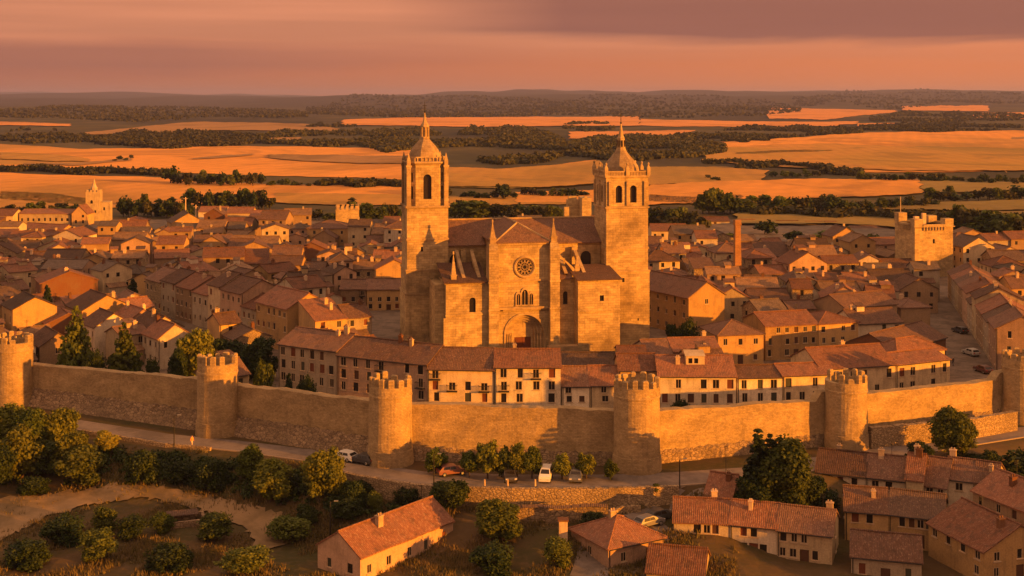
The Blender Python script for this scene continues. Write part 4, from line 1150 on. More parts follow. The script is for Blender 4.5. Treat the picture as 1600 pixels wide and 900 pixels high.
# dormer terrace on that roof
hd=HOUSES[-1]
mb=MB(); zz=lerp(hd['he'],hd['hr'],.75)
panel(mb,(-1.6,-2.6),0,3.2,zz-1.2,zz+1.1,[(.4,1.1,zz-.2,zz+.7),(1.4,2.1,zz-.2,zz+.7)],.2); mb.face([(1.6,-2.6,zz-1.2),(1.6,.2,zz-1.2),(1.6,.2,zz+1.1),(1.6,-2.6,zz+1.1)]); mb.face([(-1.6,.2,zz-1.2),(-1.6,-2.6,zz-1.2),(-1.6,-2.6,zz+1.1),(-1.6,.2,zz+1.1)])
mb.face([(-1.75,-2.8,zz+1.1),(1.75,-2.8,zz+1.1),(1.75,1,zz+1.5),(-1.75,1,zz+1.5)])
dm=mb.build('dormer',WALLS['cream'],dh)
mb=MB(); mb.box(-1.3,.6,-2.42,-2.4,zz-.3,zz+.8); mb.build('window',M_GLASS,dm)
frow(1152,219.4,1222,220,590,571,7.5,wall='sunlit_white',roof='brown',st=2,cols=(3,0,0,0),z00=1.15,big=1,group=FR,label='low white lean cottage between the dormered house and the round tower, left half',**K)
frow(1223,220,1303,221.5,586,568,7.5,wall='sunlit_cream',roof='red',st=2,cols=(4,0,0,0),z00=1.15,big=1,group=FR,label='low cream cottage with tall brown shutters, just left of the tower it half hides behind',**K)
frow(1283,223,1399,227,573,541,11,wall='sunlit_cream',roof='red',st=2,cols=(6,0,0,1),chim=1,z00=1.15,big=1,group=FR,label='tall cream house with a long red roof rising behind the fifth tower',**K)
frow(1400,227,1484,232,566,549,9,kind='x',wall='sunlit_cream',roof='red',st=2,cols=(5,2,0,0),z00=1.15,big=1,group=FR,label='cream house with small square windows at the street corner above the lone tree',**K)
# second row
frow(1196,261,1278,264,508,487,10.5,wall='ochre',roof='red',st=3,cols=(6,0,0,0),label='long ochre three-storey house in the second row, left half, beside the hip-roofed mansion',**K)
frow(1279,264,1341,267,505,487,10.5,kind='hip',wall='ochre',roof='red',st=3,cols=(4,2,0,0),label='ochre hip-roofed end house of the second row, half lit, above the long red roof',**K)
frow(1122,255,1193,257,523,500,10,kind='hip',wall='ochre',roof='brown',st=2,cols=(3,0,0,2),label='ochre hip-roofed mansion in the second row with a carved doorway, half in shade',**K)
frow(1012,238,1052,239,553,531,9,wall='grey',roof='brown',st=2,cols=(2,0,0,0),label='small grey house with brown roof squeezed behind the dormered house, beside the bell tower foot',**K)
frow(1053,239,1126,240,549,528,10,wall='pink',roof='red',st=2,cols=(3,0,0,0),chim=1,label='rose house whose wide red roof shows right above the dormer',**K)
frow(966,235,1010,235,556,541,7,wall='stone',roof='red',st=2,cols=(2,0,0,0),label='small stone house with red roof between the cathedral wing and the ochre tower-side house',**K)
frow(880,234,962,234,572,551,8,wall='stone',roof='dark',st=1,cols=(3,0,0,0),label='low stone outbuilding with dark roof beneath the cathedral right wing',**K)
t=frow(1076,287,1132,292,462,441,30,kind='y',wall='ochre',roof='brown',st=3,cols=(1,0,0,9),label='big barn-like ochre house with long shaded side, right of the bell tower',over=.5,**K)
# houses on the shaded street at the left: gables toward the right
def grow(px,y,rot,w,d,he,hr,label=None,**kw):
    x=X(px,y); c,s=math.cos(rot),math.sin(rot)
    return house(x+c*w/2-s*d/2,y+s*w/2+c*d/2,rot,w,d,he,hr,'y',label=label,**kw)
r40=R(40); st=dict(rr=rr,cols=(1,0,0,5),st=3,door=False)
SG='shaded houses along the left street'
px,y=449,269
x=X(px,y); run=0
specs=[(13.5,9.2,12.0,'ochre','red','house with brightly lit orange gable, nearest of the shaded left street'),
 (6.5,7.4,9.6,'grey','red','low grey house tucked behind the orange gable on the shaded left street'),
 (10,10.0,12.6,'pink','brown','tall rose house with pale verge, middle of the shaded left street'),
 (6,10.4,13,'cream','brown','narrow tall cream house on the shaded left street, three windows wide'),
 (8,7.8,10.2,'grey','red','grey house with red roof past the narrow cream one on the left street'),
 (9,8.2,10.8,'brown','red','brown house with broad red roof, upper part of the shaded left street'),
 (8,8.6,11,'grey','brown','grey house by the tall cypress at the upper end of the left street'),
 (9,8,10.4,'stone','brown','stone house at the far end of the shaded left street, past the cypress')]
for (L,he,hr,wl,rf,lab) in specs:
    c,s=math.cos(r40),math.sin(r40)
    bx,by=x-s*run,y+c*run
    house(bx+c*5.2-s*L/2,by+s*5.2+c*L/2,r40,10.4,L,he,hr,'y',wall=wl,roof=rf,cols=(1 if run==0 else 0,0,0,max(2,int(L/2.1))),st=3 if he>8 else 2,chim=rr.choice([1,2,1,0]),label=lab,group=SG,door=False,rr=rr,bal=.0)
    run+=L+.05
for a in [
 (247,252,R(38),7.0,8.0,6.2,8.6,'white two-storey house with pink-lit gable behind the shaded wall, left of the yellow tree',dict(wall='white',roof='red',cols=(2,0,0,3),chim=1)),
 (228,262,R(38),8,9,6.0,8.4,'cream gabled house directly behind the white house, its gable shaded',dict(wall='cream',roof='brown',cols=(1,0,0,3),chim=1)),
 (196,272,R(38),8,9,5.8,8.2,'pink gabled house third back from the shaded wall, between the two conifers',dict(wall='pink',roof='red',cols=(1,0,0,2),chim=2)),
 (148,262,R(38),8,8,6.6,9.0,'white gabled house with lilac side just behind the left conifer',dict(wall='white',roof='brown',cols=(1,0,0,3),chim=0)),
 (128,277,R(38),11,10,7.5,10.3,'wide ochre gabled house above the left conifer',dict(wall='ochre',roof='brown',cols=(2,0,0,3),chim=1)),
 (62,248,R(35),7,9,5.4,7.6,'low brown house behind the first tower with dark yard beside it',dict(wall='brown',roof='brown',cols=(1,0,0,2),chim=0)),
 (20,267,R(35),9,9,9.4,11.6,'tall ochre house with sunlit upper gable at the far left behind the first tower',dict(wall='ochre',roof='dark',cols=(0,0,0,2),chim=0)),
 (64,303,R(28),13,9,9.6,12.0,'big brick-red gabled house with blank gable, upper left near the cypress',dict(wall='brick',roof='red',cols=(0,0,0,2),chim=1)),
 (72,268,R(30),9,7,6.2,8.0,'orange-red gabled house with glowing tiled side behind the left conifer',dict(wall='brick',roof='red',cols=(1,0,0,0),chim=0)),
 ]:
    grow(*a[:7],label=a[7],rr=rr,st=2,door=False,**a[8])
# street terrace on the right, facing left into the paved street
x0,y0=X(1556,252),252.; x1,y1=X(1476,352),352.
dx,dy=x1-x0,y1-y0; L=math.hypot(dx,dy); ang=math.atan2(dy,dx)
run=0; i=0
wl=['pink','grey','brown','cream','grey','pink','brown','cream','grey','ochre']; lab2=['brown','dark','red']
adj=['nearest the wall','second from the wall','with a lit end gable','in the middle, taller than its neighbours','with a low eave','with two chimneys','close to the keep','beside the keep corner','at the top of the street','past the keep']
while run<L-4 and i<10:
    ln=[11,9,12,8,9,10,9,8,9,9][i]
    c,s=math.cos(ang),math.sin(ang); ro=ang-math.pi/2
    mx,my=x0+c*(run+ln/2)+s*5,y0+s*(run+ln/2)-c*5
    house(mx,my,ro,10,ln-.05,[8.2,7.6,7.8,9.2,6.6,7.8,7.4,7.2,7,7][i],[10.8,10.2,10.4,11.6,9.2,10.2,9.8,9.6,9.4,9.4][i],'y',wall=wl[i],roof=lab2[i%3],cols=(2 if i==0 else 0,0,0,max(2,int(ln/2.3))),st=3 if i<5 else 2,bal=0,chim=2 if i==5 else i%2,door=False,rr=rr,label='%s terraced house on the right-hand paved street, %s'%({'pink':'rose'}.get(wl[i],wl[i]),adj[i]),group='terraced houses on the right street')
    run+=ln; i+=1
# buildings facing that street from the left
frow(1398,248,1478,262,537,512,11,wall='brick',roof='brown',st=2,cols=(2,1,0,0),label='brick-red house with sloping lit verge, left side of the paved street',**K)
frow(1402,241,1476,248,551,528,8,kind='hip',wall='cream',roof='red',st=2,cols=(3,3,0,0),label='small cream corner house with hipped roof facing the street mouth',**K)
frow(1320,284,1402,290,478,458,11,wall='brown',roof='brown',st=2,cols=(4,0,0,0),chim=1,label='brown house in mid right, third row back above the ochre hip-roofed end house',**K)
# houses left of the cathedral plaza
frow(531,322,572,322,452,437,10,wall='brown',roof='brown',st=3,cols=(3,0,0,0),bal=.5,label='brown house with dark open gallery facing the small plaza',**K)
frow(573,322,640,323,452,436,10,wall='ochre',roof='brown',st=3,cols=(5,0,0,0),label='ochre plaza house beside the bell tower, fully in shade',**K)
frow(418,350,470,350,414,400,10,wall='ochre',roof='brown',st=2,cols=(2,0,0,0),label='ochre house with one dark shutter above the orange gable house',**K)
frow(480,462,546,462,357,345,13,kind='hip',wall='ochre',roof='brown',st=2,cols=(3,0,0,0),label='yellow hip-roofed hall standing in front of the narrow crenellated tower',**K)
frow(560,418,606,418,393,381,10,wall='cream',roof='red',st=2,cols=(3,0,0,0),label='cream house with bright roof edge left of the bell tower, middle distance',**K)
# far edge of town
E_='bright buildings at the far edge of the town'
frow(30,535,110,535,334,327,12,wall='cream',roof='red',st=1,cols=(9,0,0,0),lod=1,group=E_,label='very long low yellow building with a row of small windows at far left',door=False,**K)
frow(112,534,136,534,334,322,9,kind='y',wall='ochre',roof='red',st=2,cols=(2,0,0,0),lod=1,group=E_,label='small gabled ochre building joined to the long yellow one',door=False,**K)
frow(-30,530,20,530,337,327,12,wall='cream',roof='red',st=1,cols=(5,0,0,0),lod=1,group=E_,label='low cream building cut by the left picture edge at the far town edge',door=False,**K)
frow(28,478,92,470,362,350,10,wall='ochre',roof='red',st=2,cols=(2,0,0,0),lod=1,group=E_,label='sunlit ochre wall of a long house below the long yellow building',door=False,**K)
frow(188,505,222,505,347,339,11,kind='hip',wall='cream',roof='red',st=2,cols=(3,0,0,0),lod=1,group=E_,label='cream two-tier house with hipped red roof right of the small church',door=False,**K)
grow(269,478,R(24),12,12,6.5,10,label='orange gabled house with grey flank at upper left, before the tree belt',wall='ochre',roof='dark',cols=(1,0,0,3),rr=rr,lod=1,st=2,group=E_,door=False)
frow(302,430,324,430,378,368,9,wall='ochre',roof='brown',st=2,cols=(0,0,0,0),lod=1,group=E_,label='blocky orange-lit ochre house below the orange gabled one',**K)
frow(342,432,366,434,375,367,9,wall='ochre',roof='brown',st=2,cols=(1,0,0,0),lod=1,group=E_,label='narrow orange-lit house, next right from the blocky ochre one',**K)
frow(310,545,352,545,331,323,10,wall='white',roof='red',st=1,cols=(5,0,0,0),lod=1,group=E_,label='low white farm shed with red roof in front of the dense tree clump',**K)
frow(354,540,394,540,333,324,10,wall='cream',roof='red',st=1,cols=(4,0,0,0),lod=1,group=E_,label='low cream farm shed with red roof beside the white shed',**K)
frow(390,520,452,520,338,329,12,wall='cream',roof='red',st=1,cols=(5,0,0,0),lod=1,group=E_,label='wide cream building with red roof at far edge, left of the yellow hall',**K)
frow(1018,480,1074,480,361,350,11,wall='cream',roof='red',st=1,cols=(5,0,0,0),lod=1,group=E_,label='cream building with clean red roof just right of the bell tower',**K)
frow(1087,540,1140,540,346,339,11,wall='white',roof='red',st=1,cols=(6,0,0,0),lod=1,group=E_,label='long white shed with red roof behind the brick chimney shaft',**K)
frow(1156,545,1182,545,350,343,8,wall='white',roof='red',st=1,cols=(3,0,0,0),lod=1,group=E_,label='small white shed just right of the brick shaft',**K)
frow(1216,540,1250,540,352,345,8,wall='white',roof='red',st=1,cols=(4,0,0,0),lod=1,group=E_,label='white shed at the far right edge, left one of the pale trio',**K)
frow(1262,538,1288,538,353,346,8,wall='cream',roof='red',st=1,cols=(3,0,0,0),lod=1,group=E_,label='cream shed at the far right edge, middle one of the pale trio',**K)
frow(1292,536,1310,536,354,346,8,wall='white',roof='brown',st=1,cols=(2,0,0,0),lod=1,group=E_,label='little white shed, right one of the pale trio at the far edge',**K)
frow(1330,520,1392,520,360,353,10,wall='white',roof='brown',st=2,cols=(9,0,0,0),lod=1,group=E_,label='long white building with rows of windows left of the keep',**K)
frow(1128,408,1151,408,397,379,8,kind='shed',wall='ochre',roof='red',st=2,cols=(0,0,0,0),lod=1,group=E_,label='orange block house immediately left of the brick shaft',**K)
frow(1152,404,1196,404,402,380,9,kind='x',wall='brick',roof='red',st=2,cols=(0,1,0,0),lod=1,label='brick-red house with glowing roof right of the brick shaft',**K)
frow(1382,378,1437,378,422,405,10,wall='cream',roof='brown',st=2,cols=(3,0,0,0),label='cream house with three windows at the foot of the keep',**K)
# ---- houses below the wall, bottom of the picture
B='houses below the town wall'
def lowrow(px0,e0,px1,e1,ze,depth,hr,zb,**kw):
    """front eave seen from (px0,e0) to (px1,e1) at height ze"""
    a=G(px0,e0,ze); b_=G(px1,e1,ze); rot=math.atan2(b_[1]-a[1],b_[0]-a[0]); w=math.hypot(b_[0]-a[0],b_[1]-a[1])
    n=(-math.sin(rot),math.cos(rot))
    return house((a[0]+b_[0])/2+n[0]*depth/2,(a[1]+b_[1])/2+n[1]*depth/2,rot,w,depth,ze-zb,ze-zb+hr,z0=zb,group=B,base=-1.5,rr=rr,**kw)
lowrow(1275,736,1352,744,.2,7.5,2.2,-4.2,wall='white',roof='brown',st=2,cols=(7,0,0,0),chim=1,label='white house half behind the big tree below the wall, left end of its row')
lowrow(1352.5,744,1415,751,.2,7.5,2.2,-4.2,wall='white',roof='brown',st=2,cols=(6,0,0,0),chim=1,label='white house with plain brown roof, second in the row below the fifth tower')
lowrow(1415.5,748,1442,751,.7,8,2.5,-4.2,wall='cream',roof='red',st=2,cols=(2,0,0,0),chim=2,label='narrow cream house with lit verge and twin chimneys in the row below the wall')
lowrow(1443,757,1478,762,-.2,8.5,2.8,-4.2,wall='grey',roof='brown',st=2,cols=(2,0,0,0),chim=0,label='grey house behind the lean-to, fourth in the row below the wall')
lowrow(1478.5,747,1520,752,.6,7.5,1.9,-4.2,wall='white',roof='brown',st=2,cols=(3,0,0,0),bal=.5,chim=1,label='white balconied house near the right end of the lower row')
lowrow(1520.5,752,1556,757,.6,7.5,1.9,-4.2,wall='grey',roof='brown',st=2,cols=(3,0,0,0),bal=.5,chim=1,label='grey balconied house closing the lower row at right')
lowrow(1320,797,1388,802,-1.2,7.5,2.1,-5.4,wall='ochre',roof='brown',st=2,cols=(6,0,0,2),chim=1,label='ochre shaded house in the front lower row, four windows wide, left half')
lowrow(1388.5,802,1474,812,-1.2,7.5,2.1,-5.4,wall='ochre',roof='dark',st=2,cols=(6,2,0,0),chim=0,label='ochre shaded house in the front lower row with tall dark doors, right half')
lowrow(1420,768,1462,776,-2.0,6,1.8,-5,wall='cream',roof='red',st=1,cols=(0,1,0,0),kind='shed',label='low red lean-to in the yard between the two lower rows')
lowrow(1053,814,1140,818,-1.6,7.5,1.9,-5.6,wall='white',roof='red',st=2,cols=(6,0,0,0),chim=1,label='white house with mottled red roof at the bottom, beside the sloping side road')
lowrow(1140.5,818,1214,825,-1.6,7.5,1.9,-5.6,wall='white',roof='red',st=2,cols=(5,0,0,0),chim=1,label='white house in the middle of the bottom row by the side road')
lowrow(1214.5,827,1300,837,-1.7,7.5,2.0,-5.6,wall='cream',roof='brown',st=2,cols=(5,1,0,0),chim=1,label='cream house with lit end gable closing the bottom row')
lowrow(1098,782,1140,788,-1.0,8,2.8,-4.8,wall='pink',roof='red',st=2,cols=(0,1,0,0),chim=2,label='small steep-roofed house with glowing twin chimneys by the side road')
a=G(707,806,-1.2)
house(a[0]-8.6*math.cos(R(52))-3.6*math.sin(R(52)),a[1]-8.6*math.sin(R(52))+3.6*math.cos(R(52)),R(52),17.2,7.4,3.6,5.9,'x',wall='pink',roof='red',st=1,cols=(5,0,0,2),chim=1,z0=-5.4,group=B,base=-1.5,rr=rr,lod=0,door=False,over=.25,label='long low red-roofed house at bottom centre with a row of square windows')
a=G(966,838,-2.0)
house(a[0],a[1]+2,R(30),8.5,8.5,3.2,5.3,'hip',wall='pink',roof='red',st=1,cols=(2,1,0,1),chim=1,z0=-5.4,group=B,base=-1.5,rr=rr,label='small hip-roofed house with orange tiles at the bottom, right of the brick chimney')
a=G(1560,832,-1.4)
house(a[0]-1,a[1],R(18),10.5,11,3.8,6.4,'y',wall='ochre',roof='red',st=2,cols=(3,4,0,4),chim=1,z0=-5.2,group=B,base=-1.5,rr=rr,label='wide gabled house at lower right corner with orange-lit roof slope')
a=G(1612,782,.0)
house(a[0],a[1],R(24),9,12,4.6,6.9,'y',wall='brown',roof='red',st=2,cols=(3,4,0,4),chim=1,z0=-4.4,group=B,base=-1.5,rr=rr,label='red-roofed house cut by the right picture edge, above the corner gable')
a=G(1240,850,-2)
lowrow(1330,868,1440,878,-3.2,7,2.0,-6.6,wall='grey',roof='brown',st=1,cols=(3,0,0,0),label='grey house at the very bottom right, under the ochre shaded pair')
lowrow(1010,892,1100,900,-3.6,7,2.0,-6.8,wall='cream',roof='red',st=1,cols=(3,0,0,0),label='cream cottage at the very bottom, below the white house by the road')
# lone brick chimney shaft in the garden at bottom
t=thing('garden_chimney','square pale chimney standing alone in front of the garden wall at the bottom','chimney',(*GT(880,848),terr(*GT(880,848))))
mb=MB(); mb.box(-.55,.55,-.5,.5,-.3,2.9); mb.build('stack',M_CHIM,t); mb=MB(); mb.box(-.7,.7,-.65,.65,2.902,3.1); mb.build('cap',WALLS['brick'],t)
# ruined hut among bushes at bottom left
hx,hy=GT(292,818); t=thing('ruined_hut','small roofless stone hut among bushes beside the dirt path','hut',(hx,hy,terr(hx,hy)),R(20))
mb=MB()
for s in ((-2.4,2.4,-1.8,-1.4),(-2.4,2.4,1.4,1.8),(-2.4,-2.0,-1.39,1.39),(2.0,2.4,-1.39,1.39)): mb.box(*s,-.5,.9+rr.uniform(-.2,.2))
mb.build('wall',M_PLINTH,t)
mb=MB(); mb.slab([[(-2.6,.3,1.15),(1.6,.3,1.1)],[(-2.6,1.9,1.4),(1.6,1.9,1.35)]],.12); mb.build('roof',ROOFS['dark'],t)

# ------------------------------------------------------------------ the rest of the town
def rect(h,mg=0): 
    c,s=math.cos(h[2]),math.sin(h[2]); w,d=h[3]/2+mg,h[4]/2+mg
    return [(h[0]+c*a-s*b_,h[1]+s*a+c*b_) for a,b_ in ((-w,-d),(w,-d),(w,d),(-w,d))]
def sat(A,B_):
    for P,Q in ((A,B_),(B_,A)):
        for i in range(4):
            ex,ey=P[(i+1)%4][0]-P[i][0],P[(i+1)%4][1]-P[i][1]; nx_,ny_=-ey,ex
            pa=[nx_*p[0]+ny_*p[1] for p in P]; qa=[nx_*p[0]+ny_*p[1] for p in Q]
            if max(pa)<=min(qa)+1e-6 or max(qa)<=min(pa)+1e-6: return False
    return True
OCC=[rect((h['cx'],h['cy'],h['rot'],h['w'],h['d']),.15) for h in HOUSES]
OCC.append(rect((*cl2w(2,18),CPH,56,62)))
OCC.append(rect((*cl2w(2,-6),CPH,44,14)))
OCC.append(rect((X(1448,382)+1,388,R(11),14,14))); OCC.append(rect((X(147,556)+2,556,0,14,9))); OCC.append(rect((X(543,498),498,0,10,10)))
OCC.append(rect((X(900,425),425,0,11,10))); OCC.append(rect((X(1152,352),352,0,4.5,4.5)))
OCC.append(rect((X(585,298),300,0,15,30)))                                  # plaza
c,s=math.cos(ang),math.sin(ang)
OCC.append(rect((x0+c*55-s*4.5,y0+s*55+c*4.5,ang,130,8)))                    # right street
c,s=math.cos(r40),math.sin(r40)
OCC.append(rect((x-s*40-c*4.0,y+c*40-s*4.0,r40,7,90)) if False else rect((X(449,269)-s*35-c*3.6,269+c*35-s*3.6,r40,6.5,80)))   # left street
GARD=[(1140,470,16),(1082,450,14),(1290,470,22),(1350,470,16),(1075,268,7),(470,226,4)]
for gx,gy,gr in GARD: OCC.append(rect((X(gx,gy),gy,0,gr*2,gr*1.1)))
for gx,gy,gr in ((119,243,4.5),(194,238,4.5),(306,238,4.5),(352,246,5),(402,243,4.5),(150,236,4),(238,232,3.5),(414,221,3),(330,238,5),(380,238,5)): OCC.append(rect((X(gx,gy),gy,0,gr*2,gr*2)))
OCC.append(rect((X(470,222),222,0,14,13)))
OCC.append(rect((X(1235,243),242,0,27,22))); OCC.append(rect((X(513,425),426,0,20,54))); OCC.append(rect((X(1462,358),358,0,22,30)))
def yfar(px): return interp(px,[(-100,468),(190,468),(260,492),(430,520),(520,480),(700,470),(1000,465),(1080,455),(1200,430),(1310,425),(1400,440),(1500,440),(1640,430)])
rr=random.Random(21)
fill=[]
def try_house(cx,cy,rot,w,d):
    px,_=scr(cx,cy)
    if px<-45 or px>1645: return False
    if cy<wall_y(cx)+10+d*.5: return False
    if cy>yfar(px): return False
    A=rect((cx,cy,rot,w-.1,d-.1))
    for B_ in OCC:
        if abs(B_[0][0]-cx)>60 or abs(B_[0][1]-cy)>75: continue
        if sat(A,B_): return False
    OCC.append(A); fill.append((cx,cy,rot,w,d)); return True
def zone(test,org,rot,vs,us,spacing):
    v=vs[0]; k=0
    while v<vs[1]:
        u=us[0]; r1=rot+rr.uniform(-.10,.10); sp=spacing(v)
        while u<us[1]:
            w=rr.uniform(6,11.5)*(.8 if rot>.5 else 1); d=rr.uniform(7.5,11)*(.85 if rot>.5 else 1)
            wob=3*math.sin(u*.045+k*1.3)
            c,s=math.cos(rot),math.sin(rot)
            cx=org[0]+c*(u+w/2)-s*(v+wob); cy=org[1]+s*(u+w/2)+c*(v+wob)
            if test(cx,cy): try_house(cx,cy,r1+rr.uniform(-.04,.04)+.135*math.cos(u*.045+k*1.3),w,d) or try_house(cx,cy,r1,w*.75,d*.8)
            u+=w+.1 if rr.random()<.78 else w+rr.uniform(1.5,4)
        v+=sp*rr.uniform(.9,1.15); k+=1
zone(lambda a,b_: b_<340 and a<-22-(b_-240)*.12,(-120,215),R(40),(-60,160),(-40,190),lambda v:11.6)
zone(lambda a,b_: b_<372 and a>30,(30,235),R(4),(0,150),(0,180),lambda v:14)
zone(lambda a,b_: b_>=318,(-280,318),R(3),(0,280),(0,560),lambda v:13.5+v*.012)
print('fill houses',len(fill),'explicit',len(HOUSES))
fill.sort(key=lambda f:f[1])
NFULL=300-len(HOUSES); print('mass',len(fill)-NFULL)
def rand_style(f):
    cx,cy,rot,w,d=f; q=rr.random(); px,_=scr(cx,cy)
    kind='x' if q<.50 else 'y' if q<.84 else 'hip' if q<.93 else 'shed'
    st=rr.choice([2,2,2,3]) if cy<380 else rr.choice([2,2,1,3])
    he=st*2.55+rr.uniform(.2,1.0)+(.4 if st==1 else 0)
    sl=rr.uniform(.34,.6); span=(d/2 if kind=='x' else w/2 if kind=='y' else min(w,d)/2 if kind=='hip' else d*.6)
    wl=rr.choice(['cream','cream','white','ochre','ochre','grey','stone','brick','pink','brown','brown'])
    rf=rr.choice(['red','brown','brown','dark','red','sandy','greyish'])
    if wl=='brick' and rr.random()<.75: wl='pink'
    return kind,st,he,he+sl*span,wl,rf
ufront=fill[:NFULL]; rest=fill[NFULL:]
for f in ufront:
    kind,st_,he,hr,wl,rf=rand_style(f)
    near=f[1]<292
    nc=lambda L:max(1,int(L/2.7))
    house(*f[:3],f[3],f[4],he,hr,kind,wall=wl,roof=rf,st=st_,cols=(nc(f[3]) if rr.random()<.85 else 0,nc(f[4]) if rr.random()<.5 else 0,0,nc(f[4]) if f[0]>0 or rr.random()<.4 else 0) if f[1]<400 else (nc(f[3]),0,0,0),
          chim=rr.choice([0,1,1,2]) if f[1]<380 else rr.choice([0,0,1]),lod=0 if near else 1,rr=rr,door=f[1]<300,extra=rr.choice([0,0,1,1,2,3]))
# beyond the three hundred nearest: the far roofs as one mass
mats=list(WALLS.values())+list(ROOFS.values())+[M_GLASS]
mb=MB(); wn=list(WALLS); rn=list(ROOFS)
for f in rest:
    kind,st_,he,hr,wl,rf=rand_style(f); w,d=f[3],f[4]
    mb.M=Matrix.Translation((f[0],f[1],0))@Matrix.Rotation(f[2],4,'Z')
    mb.m=wn.index(wl)
    L=[w,d,w,d]; org=[(-w/2,-d/2),(w/2,-d/2),(w/2,d/2),(-w/2,d/2)]
    ops=[(u-.45,u+.45,z,z+1.1) for u,z,_,_,_ in windows_for(w,he,st_,int(w/3),rr=rr) if .7<u<w-.7 and z+1.2<he]
    seen=[]
    for o in ops:
        if all(not(o[0]<q[1]+.1 and q[0]<o[1]+.1 and o[2]<q[3]+.1 and q[2]<o[3]+.1) for q in seen): seen.append(o)
    panel(mb,org[0],0,w,-.3,he,seen,.15)
    for s in (1,2,3): panel(mb,org[s],s*math.pi/2,L[s],-.3,hr if (kind=='shed' and s==2) else he,[])
    if kind=='x':
        mb.face([(w/2,-d/2,he),(w/2,d/2,he),(w/2,0,hr)]); mb.face([(-w/2,d/2,he),(-w/2,-d/2,he),(-w/2,0,hr)])
    elif kind=='y':
        mb.face([(-w/2,-d/2,he),(w/2,-d/2,he),(0,-d/2,hr)]); mb.face([(w/2,d/2,he),(-w/2,d/2,he),(0,d/2,hr)])
    mb.m=len(wn)+len(rn)
    for o in seen: mb.face([(-w/2+o[0],-d/2+.14,o[2]),(-w/2+o[1],-d/2+.14,o[2]),(-w/2+o[1],-d/2+.14,o[3]),(-w/2+o[0],-d/2+.14,o[3])])
    mb.m=len(wn)+rn.index(rf); sub=roof_mesh(kind,w,d,he,hr,.35,.05,4.0)
    for ids in sub.f: mb.face([sub.v[i] for i in ids])
    if rr.random()<.5:
        mb.m=0; q=rr.uniform(-.3,.3)*w; mb.box(q-.3,q+.3,-.3,.3,he,hr+.9)
mb.M=None
if rest: tag(mb.build('distant_houses',mats),'mass of small tiled houses along the far edge of the town','houses',kind='stuff')
# ------------------------------------------------------------------ trees
def leaf_cloud(centers,radii,n,size,seed,squash=(1,1,1),up=.35,shell=.55):
    g=np.random.default_rng(seed); V=[];Fc=[]
    C=np.array(centers); Rr=np.array(radii); wts=Rr**2/np.sum(Rr**2)
    idx=g.choice(len(C),n,p=wts)
    d=g.normal(size=(n,3)); d/=np.linalg.norm(d,axis=1)[:,None]
    rad=Rr[idx]*(shell+(1-shell)*g.random(n)**.6)*(1+.18*np.sin(d[:,0]*7+idx)*np.cos(d[:,2]*6+idx*2))
    P=C[idx]+d*rad[:,None]*np.array(squash)
    nrm=d*.75+g.normal(size=(n,3))*.55+np.array([0,0,up]); nrm/=np.linalg.norm(nrm,axis=1)[:,None]
    a=g.normal(size=(n,3)); t=np.cross(nrm,a); t/=np.linalg.norm(t,axis=1)[:,None]; b_=np.cross(nrm,t)
    s=size*(.55+.9*g.random(n))[:,None]
    quad=np.stack([P-t*s*.5-b_*s*.15,P+t*s*.1-b_*s*.55,P+t*s*.55+b_*s*.1,P-t*s*.05+b_*s*.6],1)
    return quad.reshape(-1,3), np.arange(n*4).reshape(-1,4)
def cloud_mesh(name,parts,mat):
    V=[];Fq=[];o=0
    for v,f in parts: V.append(v); Fq.append(f+o); o+=len(v)
    V=np.concatenate(V); Fq=np.concatenate(Fq)
    me=bpy.data.meshes.new(name); me.from_pydata(V.tolist(),[],Fq.tolist()); me.materials.append(mat); me.update(); return me
def trunk_mesh(name,h,r,limbs,seed):
    g=random.Random(seed); mb=MB()
    pts=[(0,0,-.4,r*1.3)]
    for k in range(1,6): t=k/5; pts.append((g.uniform(-.12,.12)*h*t*.5,g.uniform(-.12,.12)*h*t*.5,h*t,r*(1-.65*t)))
    rs=[[(x+q*math.cos(i*math.pi/4),y+q*math.sin(i*math.pi/4),z) for i in range(8)] for x,y,z,q in pts]
    mb.rings(rs,True,False,True)
    for k in range(limbs):
        a=g.uniform(0,6.28); z=h*g.uniform(.35,.8); L=h*g.uniform(.35,.6)
        base=Vector(pts[min(5,int(z/h*5)+1)][:3]); base.z=z
        tip=base+Vector((math.cos(a)*L*.75,math.sin(a)*L*.75,L*.7)); mid=base.lerp(tip,.5)+Vector((0,0,-L*.06))
        for p,q,r0,r1 in ((base,mid,r*.45,r*.3),(mid,tip,r*.3,r*.1)):
            d=(q-p).normalized(); t=d.cross(Vector((.3,.2,1))).normalized(); w=d.cross(t)
            A=[p+(t*math.cos(i*math.pi/3)+w*math.sin(i*math.pi/3))*r0 for i in range(6)]; B_=[q+(t*math.cos(i*math.pi/3)+w*math.sin(i*math.pi/3))*r1 for i in range(6)]
            mb.rings([A,B_],True,False,True)
    return mb.mesh(name,M_BARK,True)
PROTO={}
